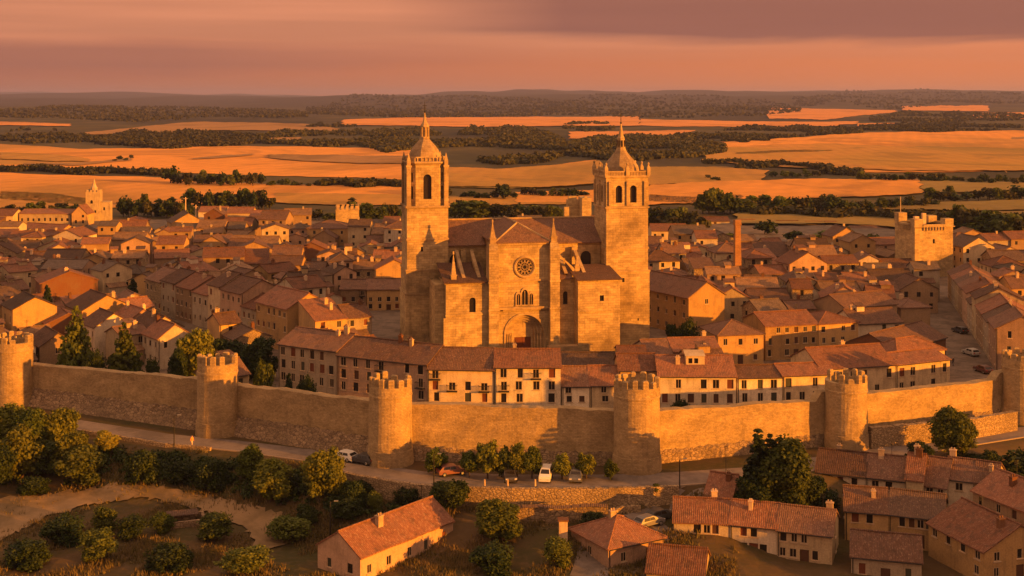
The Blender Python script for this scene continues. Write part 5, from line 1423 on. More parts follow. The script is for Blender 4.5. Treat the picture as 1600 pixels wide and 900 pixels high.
def broad(key,mat,seed,n,size,wide=1.0,low=.18):
    """crown for a tree 1 unit tall, about `wide` units across"""
    g=random.Random(seed); C=[];Rr=[]
    for k in range(11):
        a=g.uniform(0,6.28); z=g.uniform(low+.16,.84); rm=wide*.5*math.sin(math.pi*min(1,max(.12,(z-low)/(1-low)))**.8)
        q=rm*g.uniform(.25,.62); C.append((q*math.cos(a),q*math.sin(a),z)); Rr.append(g.uniform(.12,.22)*wide**.5)
    C.append((0,0,.55)); Rr.append(.28*wide)
    fin=[]
    # leaf clumps: many small tufts on the lobes, so the outline is uneven
    gg=np.random.default_rng(seed); C2=[];R2=[]
    for c,r in zip(C,Rr):
        for _ in range(9):
            d=gg.normal(size=3); d/=np.linalg.norm(d); p=np.array(c)+d*r*gg.uniform(.6,1.08)
            if p[2]<low*.8: continue
            C2.append(tuple(p)); R2.append(r*gg.uniform(.3,.62))
    fin.append(leaf_cloud(C2,R2,int(n*.62),size,seed+1,shell=.25)); fin.append(leaf_cloud(C,Rr,int(n*.38),size,seed+2,shell=.5))
    PROTO[key]=(cloud_mesh('crown',fin,mat),trunk_mesh('trunk',.62,.032*max(.7,wide),5,seed),1.0,wide)
def conifer(key,mat,seed,n,size,wide=.5,dense=1.0):
    g=np.random.default_rng(seed); C=[];Rr=[]
    L=15
    for k in range(L):
        z=.08+.88*k/(L-1); rm=wide*.5*(1-z)**.85+.01
        m_=max(3,int(9*(1-z)))
        for i in range(m_):
            a=i*6.283/m_+k*.7+g.uniform(-.2,.2); q=rm*g.uniform(.55,.95)
            C.append((q*math.cos(a),q*math.sin(a),z-.03*q)); Rr.append(rm*.36+.012)
        C.append((0,0,z)); Rr.append(rm*.5+.01)
    PROTO[key]=(cloud_mesh('crown',[leaf_cloud(C,Rr,n,size,seed,squash=(1,1,.55),up=.1,shell=.4)],mat),trunk_mesh('trunk',.8,.022,0,seed),1.0,wide)
def cypress(key,mat,seed,n,size,wide=.22):
    C=[];Rr=[]; g=random.Random(seed)
    for k in range(14):
        z=.06+.9*k/13; rm=wide*.5*math.sin(math.pi*(.12+.86*z))**.6
        for i in range(3): a=g.uniform(0,6.28); C.append((rm*.45*math.cos(a),rm*.45*math.sin(a),z)); Rr.append(rm*.62)
    PROTO[key]=(cloud_mesh('crown',[leaf_cloud(C,Rr,n,size,seed,squash=(1,1,1.6),shell=.5)],mat),trunk_mesh('trunk',.5,.02,0,seed),1.0,wide)
NL=12000
broad('olive_a',M_LEAF[0],1,NL,.042,.95,.06); broad('olive_b',M_LEAF[0],2,NL,.042,1.15,.06); broad('gold_a',M_LEAF[1],3,NL,.040,.9,.06); broad('gold_b',M_LEAF[1],4,NL,.042,1.1,.06)
broad('dark_a',M_LEAF[2],5,NL,.042,1.0,.06); broad('dark_b',M_LEAF[2],6,NL,.042,1.25,.04); broad('yellow',M_LEAF[4],7,NL,.042,.95,.08)
broad('street_a',M_LEAF[0],8,5000,.055,.95,.22); broad('street_b',M_LEAF[1],9,5000,.055,1.0,.22)
broad('bush_a',M_LEAF[2],10,7000,.055,1.7,-.05); broad('bush_b',M_LEAF[0],11,7000,.055,1.6,-.05)
broad('tall',M_LEAF[5],12,16000,.030,.95,.06)
conifer('conifer_a',M_LEAF[3],13,4200,.05,.62); conifer('conifer_b',M_LEAF[3],14,4200,.045,.42); cypress('cypress',M_LEAF[3],15,2500,.05)
conifer('cedar',M_LEAF[0],23,4200,.055,.8)
broad('far_a',M_LEAF[2],16,420,.13,1.0,.1); broad('far_b',M_LEAF[0],17,420,.13,.9,.1); broad('far_c',M_FOREST,18,420,.13,1.2,.08); cypress('far_pop',M_LEAF[2],19,300,.09,.3)
TREES=[]
def tree(px,pyb,wpx,pyt,key,label=None,group=None,cat='tree',name='tree',y=None,z=None,rng_=random):
    if y is None:
        x,y=GT(px,pyb)
    else: x=X(px,y)
    z=terr(x,y) if z is None else z
    sc=F/y; h=(Zat(y,pyt)-z); cm,tm,_,wd=PROTO[key]
    sxy=(wpx/sc)/wd*1.18
    t=thing(name,label,cat,(x,y,z),rng_.uniform(0,6.28),group)
    obj('crown',cm,t,scale=(sxy,sxy,h)); obj('trunk',tm,t,scale=(min(sxy,h),min(sxy,h),h))
    TREES.append((t,px,pyt,y,key)); return t
SL='trees and bushes on the slope below the wall'
for a in [
 (18,702,70,628,'gold_a','olive-gold tree rising beside the first wall tower, half cut by the left edge'),
 (34,752,88,656,'gold_b','broad golden tree at the far left, largest of the slope clump'),
 (86,706,66,632,'gold_b','golden-topped tree just left of the road bend'),
 (-8,770,70,690,'dark_b','dark tree cut by the left picture edge under the golden trees'),
 (75,742,60,690,'dark_a','dark green tree in the hollow between the golden trees'),
 (128,756,80,696,'olive_a','round olive tree at the right end of the left clump'),
 (166,706,44,672,'yellow','small yellow-topped tree beside the road edge at left'),
 (225,752,70,704,'bush_a','dark bush on the slope below the stone parapet'),
 (332,764,66,716,'bush_a','dark bush on the slope under the second tower'),
 (0,735,84,650,'gold_a','golden tree filling the left picture edge below the first tower'),
 (112,740,56,672,'gold_a','golden tree crowning the left clump by the road bend'),
 (52,725,70,640,'olive_b','olive tree behind the golden left clump, touching the wall footing'),
 (391,748,48,692,'olive_a','olive tree standing at the road edge right of the second tower'),
 (424,784,64,718,'gold_a','golden-topped round tree standing alone on the bare slope'),
 (504,774,74,694,'gold_b','large golden-topped tree beside the white parked car'),
 (553,790,50,752,'bush_a','dark scrub bush behind the red-roofed house, left of its ridge'),
 (700,802,68,748,'dark_b','dark round tree behind the gable of the long red-roofed house'),
 (776,846,74,782,'gold_a','yellow-green tree at the bottom between the red-roofed house and the chimney'),
 (480,822,40,790,'dark_a','small dark tree at the foot of the bare slope'),
 (585,800,36,772,'bush_b','yellowish bush touching the red roof ridge chimney'),
 ]: tree(*a[:5],label=a[5],group=SL,name='tree' if 'bush' not in a[5] else 'bush',cat='bush' if 'bush' in a[5] else 'tree')
for a in [
 (52,772,60,746,'bush_a','low dark bush above the left end of the dirt path'),
 (100,848,86,806,'bush_a','wide dark bush on the near side of the dirt path'),
 (165,832,56,796,'bush_b','bush with yellow top on the near side of the dirt path'),
 (206,838,60,806,'bush_a','dark bush left of the roofless hut'),
 (336,842,84,806,'bush_b','broad green bush right of the roofless hut'),
 (250,832,54,806,'bush_b','low olive scrub behind the roofless hut'),
 (455,846,96,812,'bush_b','broad green bush at the bottom, left of the pink gable'),
 (150,872,80,832,'bush_b','olive bush at the very bottom left'),(40,885,90,845,'bush_a','dark bush in the bottom left corner'),
 (265,890,90,850,'bush_a','dark bush at the very bottom below the roofless hut'),(390,895,100,858,'bush_b','green bush at the very bottom, right of the path'),
 (770,893,90,850,'bush_a','dark bush at the very bottom centre'),(925,832,46,800,'dark_a','dark shrub against the tiled garden wall'),(870,885,70,846,'bush_b','olive bush at the very bottom by the lone chimney'),
 (540,812,50,780,'dark_a','dark shrub above the pink gable wall'),(1290,800,60,764,'bush_a','dark bush in the yard beside the big tree'),
 (1025,770,22,757,'bush_b','small tuft of bush on the end of the retaining wall'),
 (100,690,40,668,'bush_a','dark undergrowth bush below the golden-topped road tree'),(285,752,60,722,'bush_a','dark thicket between the slope bushes under the second tower'),
 (455,768,44,742,'bush_a','dark low bush between the two golden-topped slope trees'),(640,788,60,760,'bush_a','dark low scrub below the retaining wall near its left end'),
 (570,770,56,748,'bush_a','dark scrub at the left end of the retaining wall'),
 (1545,742,70,712,'bush_b','olive bush behind the grey balconied house'),(1520,735,44,708,'bush_a','dark bush at the lower right beside the grey balconied house'),
 ]: tree(*a[:5],label=a[5],group=SL,name='bush',cat='bush')
SR='small trees lining the road below the wall'
ps=[(681,741,40,702,'street_a','first roadside tree, standing apart at the left end of the road row'),(733,746,36,706,'street_a','roadside tree with dark hollow crown, next to the first one'),(762,748,44,690,'street_b','tall roadside tree, highest of the row'),
 (790,747,38,700,'street_a','roadside tree in the dense middle, left of the parked cars'),(808,748,36,692,'street_b','slender golden roadside tree in the dense middle'),(831,748,38,698,'street_a','roadside tree just left of the white van'),
 (878,749,34,708,'street_b','roadside tree just right of the white van'),(916,748,36,708,'street_b','golden roadside tree near the shaded wall, second from its right end'),(955,750,28,719,'street_a','smallest roadside tree, beside the big round tower')]
for a in ps: tree(*a[:5],label=a[5],group=SR)
tree(1184,795,56,668,'conifer_b',label='taller dark conifer beside the big round tree at lower right'); tree(1203,795,50,676,'conifer_b',label='shorter dark conifer squeezed between its twin and the big tree')
tree(1226,812,112,678,'tall',label='very large round golden-green tree below the wall, beside two conifers')
tree(1180,808,60,748,'dark_a',label='dark tree under the two conifers'); tree(1262,804,60,740,'dark_b',label='dark tree at the right foot of the big golden-green tree')
tree(1491,722,80,632,'tall',label='large lone round tree in front of the sunlit wall at right')
tree(1580,765,62,702,'conifer_a',label='dark bushy conifer by the lower road at the right edge'); tree(1545,752,40,706,'dark_a',label='dark tree left of the bushy conifer at the right edge'); tree(1608,760,50,700,'dark_b',label='dark tree cut by the right edge by the lower road')
tree(1437,728,44,690,'dark_a',label='dark tree in the shade of the outwork wall')
# inside the town
IT='trees inside the walls'
for a in [(119,0,58,476,'cedar',243,'tall conifer with gold tip behind the wall, leftmost of the wall garden'),(194,0,56,502,'cedar',238,'second conifer behind the shaded wall, left of the white house'),
 (306,0,62,512,'gold_a',238,'golden-topped tree just left of the second tower, behind the wall'),(352,0,66,526,'dark_b',246,'dark round tree filling the garden above the second tower'),(402,0,60,530,'dark_a',243,'dark tree against the shaded street houses, right of the second tower'),
 (278,0,34,545,'dark_a',234,'small dark tree touching the gable of the white house'),(414,0,44,572,'bush_b',219,'bright green shrub beside the pale garden wall'),(479,0,44,588,'bush_a',214.5,'dark green hedge shrub under the long shaded house'),
 (451,0,12,583,'cypress',217,'tiny dark cypress beside the hedge shrub'),(207,0,15,436,'cypress',312,'tall thin dark cypress at the upper end of the shaded street'),(74,0,14,446,'cypress',288,'tall thin dark cypress beside the brick-red gabled house'),
 (1064,0,36,624,'bush_a',213.5,'green shrub on the terrace of the white dormered house'),(1076,0,44,498,'bush_a',262,'shrubs in the courtyard beside the big barn-like house'),(1052,0,30,508,'dark_a',266,'dark shrub against the barn-like house wall'),
 (150,0,40,548,'bush_a',236,'dark hedge between the two wall conifers'),(238,0,30,560,'bush_a',232,'low dark shrub under the white house'),
 (1085,0,50,362,'far_b',448,'green garden tree left of the brick shaft, far side of town'),(1110,0,40,366,'far_a',455,'dark garden tree left of the brick shaft'),(1138,0,34,365,'far_b',460,'olive garden tree just behind the brick shaft'),(1168,0,30,368,'far_b',455,'olive tree just right of the brick shaft'),
 (1195,0,34,342,'far_a',500,'dark round tree right of the brick shaft at the far edge'),(1240,0,40,358,'far_a',470,'dark tree among the far pale sheds, left'),(1290,0,46,360,'far_b',465,'olive tree among the far pale sheds, middle'),(1319,0,28,350,'far_a',470,'dark round tree between the sheds and the long white building'),(1365,0,40,364,'far_a',462,'dark tree below the long white building'),
 (1040,0,36,352,'far_b',500,'olive tree behind the clean red roof right of the bell tower'),(340,0,40,338,'far_b',500,'olive tree by the white farm shed'),(370,0,44,345,'far_a',490,'dark tree under the cream farm shed'),(410,0,30,350,'far_a',470,'dark tree left of the wide cream building')]:
    tree(a[0],a[1],a[2],a[3],a[4],label=a[6],group=IT,y=a[5])
# lines of trees on the plain (each tree a thing)
rr=random.Random(9)
def belt(pts,n,hpx,wpx,keys,where,jit=2.0,grp='trees beyond the town'):
    L=[]
    for i in range(n):
        t=(i+rr.uniform(.1,.9))/n; k=t*(len(pts)-1); j=min(int(k),len(pts)-2); f=k-j
        px=lerp(pts[j][0],pts[j+1][0],f); py=lerp(pts[j][1],pts[j+1][1],f)+rr.uniform(-jit,jit)
        h=hpx*rr.uniform(.65,1.2); w=max(wpx*rr.uniform(.75,1.25),h*.5)
        L.append((px,py,w,py-h,rr.choice(keys)))
    L.sort()
    for i,a in enumerate(L):
        t=tree(*a,label=None,group=grp,rng_=rr); t['where']=where
fk=['far_a','far_b','far_c']
belt([(0,334),(130,333)],11,16,20,fk,'behind the long yellow building at far left')
belt([(190,338),(300,340)],12,30,22,fk+['far_pop'],'in the clump right of the small church')
belt([(295,326),(425,328)],14,30,24,fk,'in the dense clump before the left wheat')
belt([(265,287),(268,291)],1,26,26,['far_a'],'at the left end of the lone grove in the wheat')
belt([(275,290),(412,290)],15,21,18,fk,'in the lone grove amid the left wheat field')
belt([(420,290),(500,290)],7,9,14,fk,'in the thin hedge right of the lone grove')
belt([(420,340),(470,346),(530,344)],10,16,22,fk,'behind the yellow hip-roofed hall')
belt([(545,344),(625,344)],12,26,24,fk,'behind the crenellated tower')
belt([(549,330),(551,330)],1,24,14,['far_pop'],'sticking out above the crenellated tower')
belt([(706,342),(870,342)],20,26,26,fk,'in nearer line between the bell towers')
belt([(735,344),(755,342)],2,40,46,['far_b'],'round and large right of the left bell tower')
belt([(783,308),(788,312)],2,28,26,['far_a','far_c'],'standing tall between the bell towers')
belt([(720,310),(915,306)],17,14,18,fk,'in farther hedge between the bell towers')
belt([(1012,350),(1090,352)],8,26,26,fk,'right of the square bell tower')
belt([(1095,334),(1165,334)],7,34,32,fk,'in the tallest group right of the bell towers')
belt([(1170,332),(1320,330)],16,24,26,fk,'in the long belt above the brick shaft')
belt([(1320,330),(1460,322)],14,16,22,fk,'in the thinning right end of the belt')
belt([(1450,316),(1540,312),(1600,314)],13,20,26,fk,'in the upper belt at the right edge')
belt([(1490,366),(1540,372),(1600,384)],12,44,44,fk,'in the big grove right of the keep')
belt([(1500,392),(1600,398)],8,24,34,fk,'in the low grove beyond the roofs at right')
belt([(1340,282),(1420,282),(1500,284),(1600,288)],26,13,16,fk,'in the right wheat hedgerow')
belt([(1200,276),(1285,276)],10,9,13,fk,'in thin hedge right of square bell tower')
belt([(178,252),(208,249)],4,7,11,fk,'in the small copse in the left wheat field')
belt([(1100,281),(1130,283)],3,7,11,fk,'in the tiny copse right of the square bell tower')
# hedges and woods too far to count
def wood(name,polys,label,n,hm,seed,size=1.5,per=15):
    g=np.random.default_rng(seed); V=[];c=[]
    C=[];Hh=[]
    for (x0,x1,yt0,yt1,yb0,yb1,m_) in polys:
        for _ in range(int(m_*1.5)):
            t=g.random(); px=lerp(x0,x1,t); a=lerp(yt0,yt1,t)+2*math.sin(t*19); b_=lerp(yb0,yb1,t)+2*math.sin(t*13+2)
            e=min(1,4*t,4*(1-t)); mid=(a+b_)/2
            py=mid+(g.random()-.5)*(b_-a)*(.35+.65*e)
            x,y=G(px,py)
            if math.sin(x*.011+y*.004)+math.cos(y*.013-x*.006)+.6*math.sin(x*.03)<-.95: continue
            C.append((x,y,terr(x,y))); Hh.append(hm*g.uniform(.55,1.25))
    C=np.array(C); Hh=np.array(Hh); k=len(C)
    idx=np.repeat(np.arange(k),per); nn=len(idx)
    d=g.normal(size=(nn,3)); d/=np.linalg.norm(d,axis=1)[:,None]; d[:,2]=np.abs(d[:,2])
    P=C[idx]+d*np.stack([Hh[idx]*.62,Hh[idx]*.62,Hh[idx]*.6],1)*(.6+.4*g.random(nn))[:,None]; P[:,2]+=Hh[idx]*.35*g.random(nn)
    nrm=d+g.normal(size=(nn,3))*.4; nrm/=np.linalg.norm(nrm,axis=1)[:,None]
    a=g.normal(size=(nn,3)); t=np.cross(nrm,a); t/=np.linalg.norm(t,axis=1)[:,None]; b_=np.cross(nrm,t)
    s=(size*(.6+.8*g.random(nn))*np.maximum(1,P[:,1]/1800))[:,None]
    quad=np.stack([P-t*s-b_*s*.4,P+t*s*.3-b_*s,P+t*s+b_*s*.4,P-t*s*.3+b_*s],1).reshape(-1,3)
    me=bpy.data.meshes.new(name); me.from_pydata(quad.tolist(),[],np.arange(nn*4).reshape(-1,4).tolist()); me.materials.append(M_FOREST); me.update()
    o=obj(name,me); tag(o,label,'woodland',kind='stuff'); return o
wood('woodland',[(400,640,203,207,231,226,900),(690,880,202,200,250,262,2300),(870,1130,216,220,252,248,2000),(560,700,204,202,236,250,900),(880,960,190,192,205,206,250),(920,1190,216,210,226,216,500)],'dark wood sweeping across the plain behind the bell towers',0,5.5,1)
wood('woodland',[(150,400,208,206,232,231,1500),(0,150,200,212,226,226,250),(480,560,196,198,204,206,200)],'dark wood on the left plain above the large wheat field',0,5,2)
wood('woodland',[(1120,1345,198,200,218,212,1100),(1345,1600,192,196,207,206,900),(1130,1200,218,220,224,221,200)],'dark wood on the right plain above the curving field',0,5.5,3)
wood('woodland',[(0,480,172,170,192,190,1400),(480,880,160,164,186,180,1600),(860,1250,160,164,182,182,1200),(1240,1600,160,160,170,168,700),(1360,1600,178,180,192,190,600)],'far scrub woods under the hills on the horizon',0,6.5,4,per=10)
wood('hedgerow',[(0,265,264,271,268,275,330),(500,640,287,289,292,294,170),(640,700,300,300,306,306,90),(1010,1130,293,284,296,287,130),(1140,1210,262,268,270,274,110),(1100,1300,252,262,256,266,120),(1280,1345,268,268,276,276,110),(1000,1100,345,350,354,357,90),(1440,1600,340,346,348,354,160),(1180,1440,334,340,338,345,200)],'thin dark hedgerows dividing the fields of the plain',0,4.2,5,size=1.2)
PATHTOP=[(-60,784),(40,776),(105,769),(170,758),(215,757),(265,764),(340,780),(400,793),(440,806)]; PATHBOT=[(-60,880),(10,842),(60,815),(130,790),(190,781),(240,781),(305,796),(350,812),(385,828),(400,870)]
# dark undergrowth on the bank below the road
g=np.random.default_rng(31); C=[]; Rr_=[]
while len(C)<420:
    px=g.uniform(-30,700); top=interp(px,[(0,700),(130,700),(260,712),(480,738),(600,768),(700,788)]); py=top+abs(g.normal())*interp(px,[(0,40),(300,32),(520,26),(700,14)])
    k=math.sin(px*.045+1)+.7*math.sin(px*.11+py*.05)
    if k<g.uniform(-1.6,.9): continue
    x,y=GT(px,py)
    if y>edge_y(x)-2.5: continue
    if px<480 and py>interp(px,PATHTOP)-9: continue
    C.append((x,y,terr(x,y)+.3)); Rr_.append(g.uniform(.5,1.25))
v_,f_=leaf_cloud(C,Rr_,26000,.34,5,squash=(1,1,.75),shell=.35)
tag(obj('undergrowth',cloud_mesh('undergrowth',[(v_,f_)],M_LEAF[2])),'dark tangled undergrowth on the bank below the road','undergrowth',kind='stuff')
# dry grass and scrub on the near slope
g=np.random.default_rng(77); P=[]
while len(P)<7500:
    px=g.uniform(-40,1150); py=g.uniform(700,905); x,y=GT(px,py)
    if y>edge_y(x)-1.2: continue
    if px<440 and interp(px,PATHTOP)+3<py<interp(px,PATHBOT)-3 and g.random()<.86: continue
    k=math.sin(x*.21+1)*math.cos(y*.33)+.6*math.sin(x*.55-y*.4)
    if k<g.uniform(-.4,.9): continue
    P.append((x,y,terr(x,y)))
P=np.array(P); per=6; idx=np.repeat(np.arange(len(P)),per); nn=len(idx)
a=g.uniform(0,6.28,nn); hh_=g.uniform(.2,.75,nn); off=g.normal(size=(nn,2))*.28
B0=P[idx].copy(); B0[:,:2]+=off; wv=.06+.05*g.random(nn)
tx=np.stack([np.cos(a)*wv,np.sin(a)*wv,np.zeros(nn)],1); up=np.stack([g.normal(size=nn)*.18,g.normal(size=nn)*.18,hh_],1)
quad=np.stack([B0-tx,B0+tx,B0+up],1).reshape(-1,3)
me=bpy.data.meshes.new('dry_grass'); me.from_pydata(quad.tolist(),[],np.arange(nn*3).reshape(-1,3).tolist())
me.materials.append(leafmat('dry_grass_blades',(.20,.14,.06),(.12,.10,.035),.2)); me.update()
tag(obj('dry_grass',me),'dry grass and weeds on the slope below the road','grass',kind='stuff')

# ------------------------------------------------------------------ vehicles, person, lamp posts
M_TYRE=plain('black_tyre',(.02,.02,.02),.9); M_RIM=plain('grey_rim',(.3,.29,.28),.4,.5,.6); M_LIGHT=plain('headlight_lens',(.6,.55,.5),.2,.6); M_RED=plain('tail_light_lens',(.35,.03,.02),.3,.5)
def car(px,py,rot,paint,label,van=False,z=None):
    x,y=GT(px,py); zz=terr(x,y)+.05
    L,W_,Hc=(4.3,1.75,1.45) if not van else (5.0,1.95,2.05)
    t=thing('parked_van' if van else 'parked_car',label,'van' if van else 'car',(x,y,zz),rot,'vehicles parked below the wall')
    mp=plain('car_paint',paint,.3,.5,0,.03)
    if van: prof=[(-2.5,.35),(-2.5,1.0),(-2.4,1.95),(-2.2,2.05),(.9,2.05),(1.75,1.35),(2.4,1.15),(2.5,.8),(2.5,.35)]
    else: prof=[(-2.1,.35),(-2.13,.75),(-2.0,.95),(-1.55,1.32),(-1.1,1.44),(.1,1.45),(.5,1.36),(1.05,.98),(1.9,.85),(2.12,.62),(2.12,.35)]
    mb=MB()
    belt_=.95 if not van else 1.2
    def yy(z): return W_/2*(1 if z<=belt_ else 1-.22*(z-belt_)/(Hc-belt_))
    Lf=[(p[0],-yy(p[1]),p[1]) for p in prof]; Rt=[(p[0],yy(p[1]),p[1]) for p in prof]
    mb.face(Lf[::-1] if False else Lf); mb.face(Rt[::-1])
    for i in range(len(prof)):
        j=(i+1)%len(prof); mb.face([Lf[j],Lf[i],Rt[i],Rt[j]])
    body=mb.build('body',mp,t)
    mb=MB()
    def strip(p,q,inset=.12,lift=.012):
        p=Vector(p);q=Vector(q); d=(q-p); nrm=Vector((-d.y,d.x)).normalized()
        if nrm.y<0: nrm=-nrm
        a=p.lerp(q,.1)+nrm*lift; b_=p.lerp(q,.92)+nrm*lift
        mb.face([(a.x,-yy(a.y)+inset,a.y),(a.x,yy(a.y)-inset,a.y),(b_.x,yy(b_.y)-inset,b_.y),(b_.x,-yy(b_.y)+inset,b_.y)])
    if van: strip((.9,2.05),(1.75,1.35)); ws=[(-2.2,-.8),(-.7,.4),(.5,1.25)]; z0,z1=1.28,1.85
    else: strip((.5,1.36),(1.05,.98)); strip((-2.0,.95),(-1.55,1.32)); ws=[(-1.45,-.5),(-.42,.45)]; z0,z1=.98,1.33
    for a,b_ in ws:
        for s in (-1,1):
            aa=a+.12 if a<-1 and not van else a; bb=b_-(.2 if b_>.3 else 0)
            f=[(a,s*(yy(z0)+.012),z0),(b_,s*(yy(z0)+.012),z0),(bb,s*(yy(z1)+.012),z1),(aa,s*(yy(z1)+.012),z1)]
            mb.face(f if s<0 else f[::-1])
    mb.build('window_glass',M_GLASS,t)
    for xx in (-L*.31,L*.31):
        for s in (-1,1):
            mb=MB(); mb.M=Matrix.Translation((xx,s*(W_/2-.1),.32))@Matrix.Rotation(math.pi/2*s,4,'X')
            mb.lathe(0,0,[(.24,-.13),(.32,-.1),(.32,.1),(.24,.13)],14,0,True,True)
            w=mb.build('wheel',M_TYRE,t)
            mb=MB(); mb.M=Matrix.Translation((xx,s*(W_/2-.1),.32))@Matrix.Rotation(-math.pi/2*s,4,'X')
            mb.lathe(0,0,[(.2,.131),(.17,.15),(.05,.14)],12,0,False,True); mb.build('rim',M_RIM,w)
    xe=L/2
    for s in (-1,1):
        mb=MB(); mb.box(xe-.12,xe+.02,s*.62-.17,s*.62+.17,.6,.76); mb.build('headlight',M_LIGHT,t)
        mb=MB(); mb.box(-xe-.02,-xe+.1,s*.64-.12,s*.64+.12,.68,.9); mb.build('tail_light',M_RED,t)
    if van: t.scale=(.8,.8,.85)
    return t
car(537,719,R(148),(.72,.68,.62),'white car parked against the shaded wall footing beside a golden-topped tree')
car(566,724,R(150),(.05,.05,.055),'dark car parked between the white car and the round tower')
car(853,750,R(-98),(.70,.66,.60),'white van parked under the roadside trees',True)
car(795,750,R(-80),(.05,.045,.05),'dark car parked under the trees, some way left of the white van')
car(706,742,R(20),(.20,.08,.06),'dark red car in the gap between the first two roadside trees')
car(900,750,R(-97),(.10,.10,.11),'dark grey car with bright headlamps right of the white van')
car(1014,822,R(35),(.16,.15,.15),'grey car parked beside the sloping side road, nearer one')
car(1032,812,R(30),(.04,.045,.05),'dark car parked beside the sloping side road, farther one')
car(1536,582,R(104),(.10,.04,.03),'dark red car parked at the near end of the paved street at right')
car(1500,520,R(106),(.05,.05,.055),'dark car parked farther up the paved street at right')
car(1517,555,R(105),(.35,.33,.31),'silver car parked up the paved street at right')
# lamp posts and bollards
def lamp(px,py,h,label,arm=True):
    x,y=GT(px,py); t=thing('street_lamp',label,'lamp post',(x,y,terr(x,y)),0,'lamp posts along the road')
    mb=MB(); mb.lathe(0,0,[(.11,0),(.09,.6),(.06,h)],8); mb.build('post',M_IRON,t)
    mb=MB(); mb.bar((0,0,h-.1),(.7,0,h+.1),.035); mb.build('arm',M_IRON,t)
    mb=MB(); mb.box(.5,1.05,-.1,.1,h+.03,h+.15); mb.build('lamp_head',M_RIM,t)
lamp(272,700,5,'lamp post by the road left of the second tower'); lamp(678,757,4.2,'lamp post at the road edge above the retaining wall'); lamp(516,838,4.6,'lamp post at the bottom beside the pink gable')
lamp(1062,763,4,'lamp post where the side road leaves the main road')
for px,lab in ((757,'left'),(793,'middle'),(836,'right')):
    x,y=GT(px,761); t=thing('bollard','%s one of the three stone bollards on the kerb below the roadside trees'%lab,'bollard',(x,y,.14),0,'stone bollards on the kerb')
    mb=MB(); mb.lathe(0,0,[(.16,0),(.13,.75),(.15,.78),(.1,.92)],10); mb.build('post',M_CHIM,t)
# tall poles among the far left roofs
for px,yb,yt,y,lab in ((306,350,320,505,'tall thin pole beside the orange gabled house'),(290,330,308,560,'thin pale pole in front of the dense tree clump')):
    t=thing('utility_pole',lab,'pole',(X(px,y),y,0)); zt=Zat(y,yt); mb=MB(); mb.lathe(0,0,[(.3,0),(.2,zt)],8); mb.build('post',M_CHIM,t); mb=MB(); mb.box(-.8,.8,-.1,.1,zt-.8,zt-.55); mb.build('cross_arm',M_CHIM,t)
# person walking at the road edge
def person(px,py,rot,label,shirt,trous):
    x,y=GT(px,py); z=terr(x,y)+.03
    J=[(0,0,.98),(0,.01,1.2),(0,.02,1.42),(0,.01,1.53),(0,-.02,1.66),(0,-.01,1.78), (-.19,.02,1.42),(-.25,.06,1.15),(-.24,-.04,.90),(.19,.02,1.42),(.25,-.05,1.15),(.24,-.16,.92),(-.1,0,.93),(-.11,-.14,.52),(-.11,-.10,.08),(-.11,-.27,.04),(.1,0,.93),(.11,.10,.50),(.11,.30,.12),(.11,.16,.04)]
    E=[(0,1),(1,2),(2,3),(3,4),(4,5),(2,6),(6,7),(7,8),(2,9),(9,10),(10,11),(0,12),(12,13),(13,14),(14,15),(0,16),(16,17),(17,18),(18,19)]
    Rd=[.15,.14,.15,.06,.095,.08,.065,.05,.04,.065,.05,.04,.095,.07,.05,.045,.095,.07,.05,.045]
    me=bpy.data.meshes.new('person'); me.from_pydata(J,E,[]); o=bpy.data.objects.new('person',me); COL.objects.link(o)
    sm=o.modifiers.new('skin','SKIN')
    for i,v in enumerate(me.skin_vertices[0].data): v.radius=(Rd[i],Rd[i]*(.8 if i<3 else 1)); v.use_root=(i==0)
    ss=o.modifiers.new('sub','SUBSURF'); ss.levels=ss.render_levels=2
    m,nt,b=newmat('walker_clothes_and_skin'); co=nt.nodes.new('ShaderNodeTexCoord').outputs['Object']; sp=nt.nodes.new('ShaderNodeSeparateXYZ'); nt.links.new(co,sp.inputs[0])
    zz=sp.outputs[2]
    c=mixc(nt,mathn(nt,'GREATER_THAN',zz,.97),trous,shirt); c=mixc(nt,mathn(nt,'GREATER_THAN',zz,1.5),c,(.45,.26,.17)); c=mixc(nt,mathn(nt,'GREATER_THAN',zz,1.74),c,(.05,.03,.02)); c=mixc(nt,mathn(nt,'LESS_THAN',zz,.09),c,(.04,.03,.03))
    nt.links.new(c,b.inputs['Base Color']); me.materials.append(m)
    o.location=(x,y,z); o.rotation_euler=(0,0,rot); o.scale=(1.02,1.02,1.02)
    tag(o,label,'person',kind='thing')
person(1489,572,R(200),'person in dark clothes standing at the mouth of the paved street',(.06,.05,.05),(.05,.05,.06))
person(300,699,R(60),'person in an orange top and pale trousers walking at the road edge',(.75,.28,.06),(.55,.42,.30))

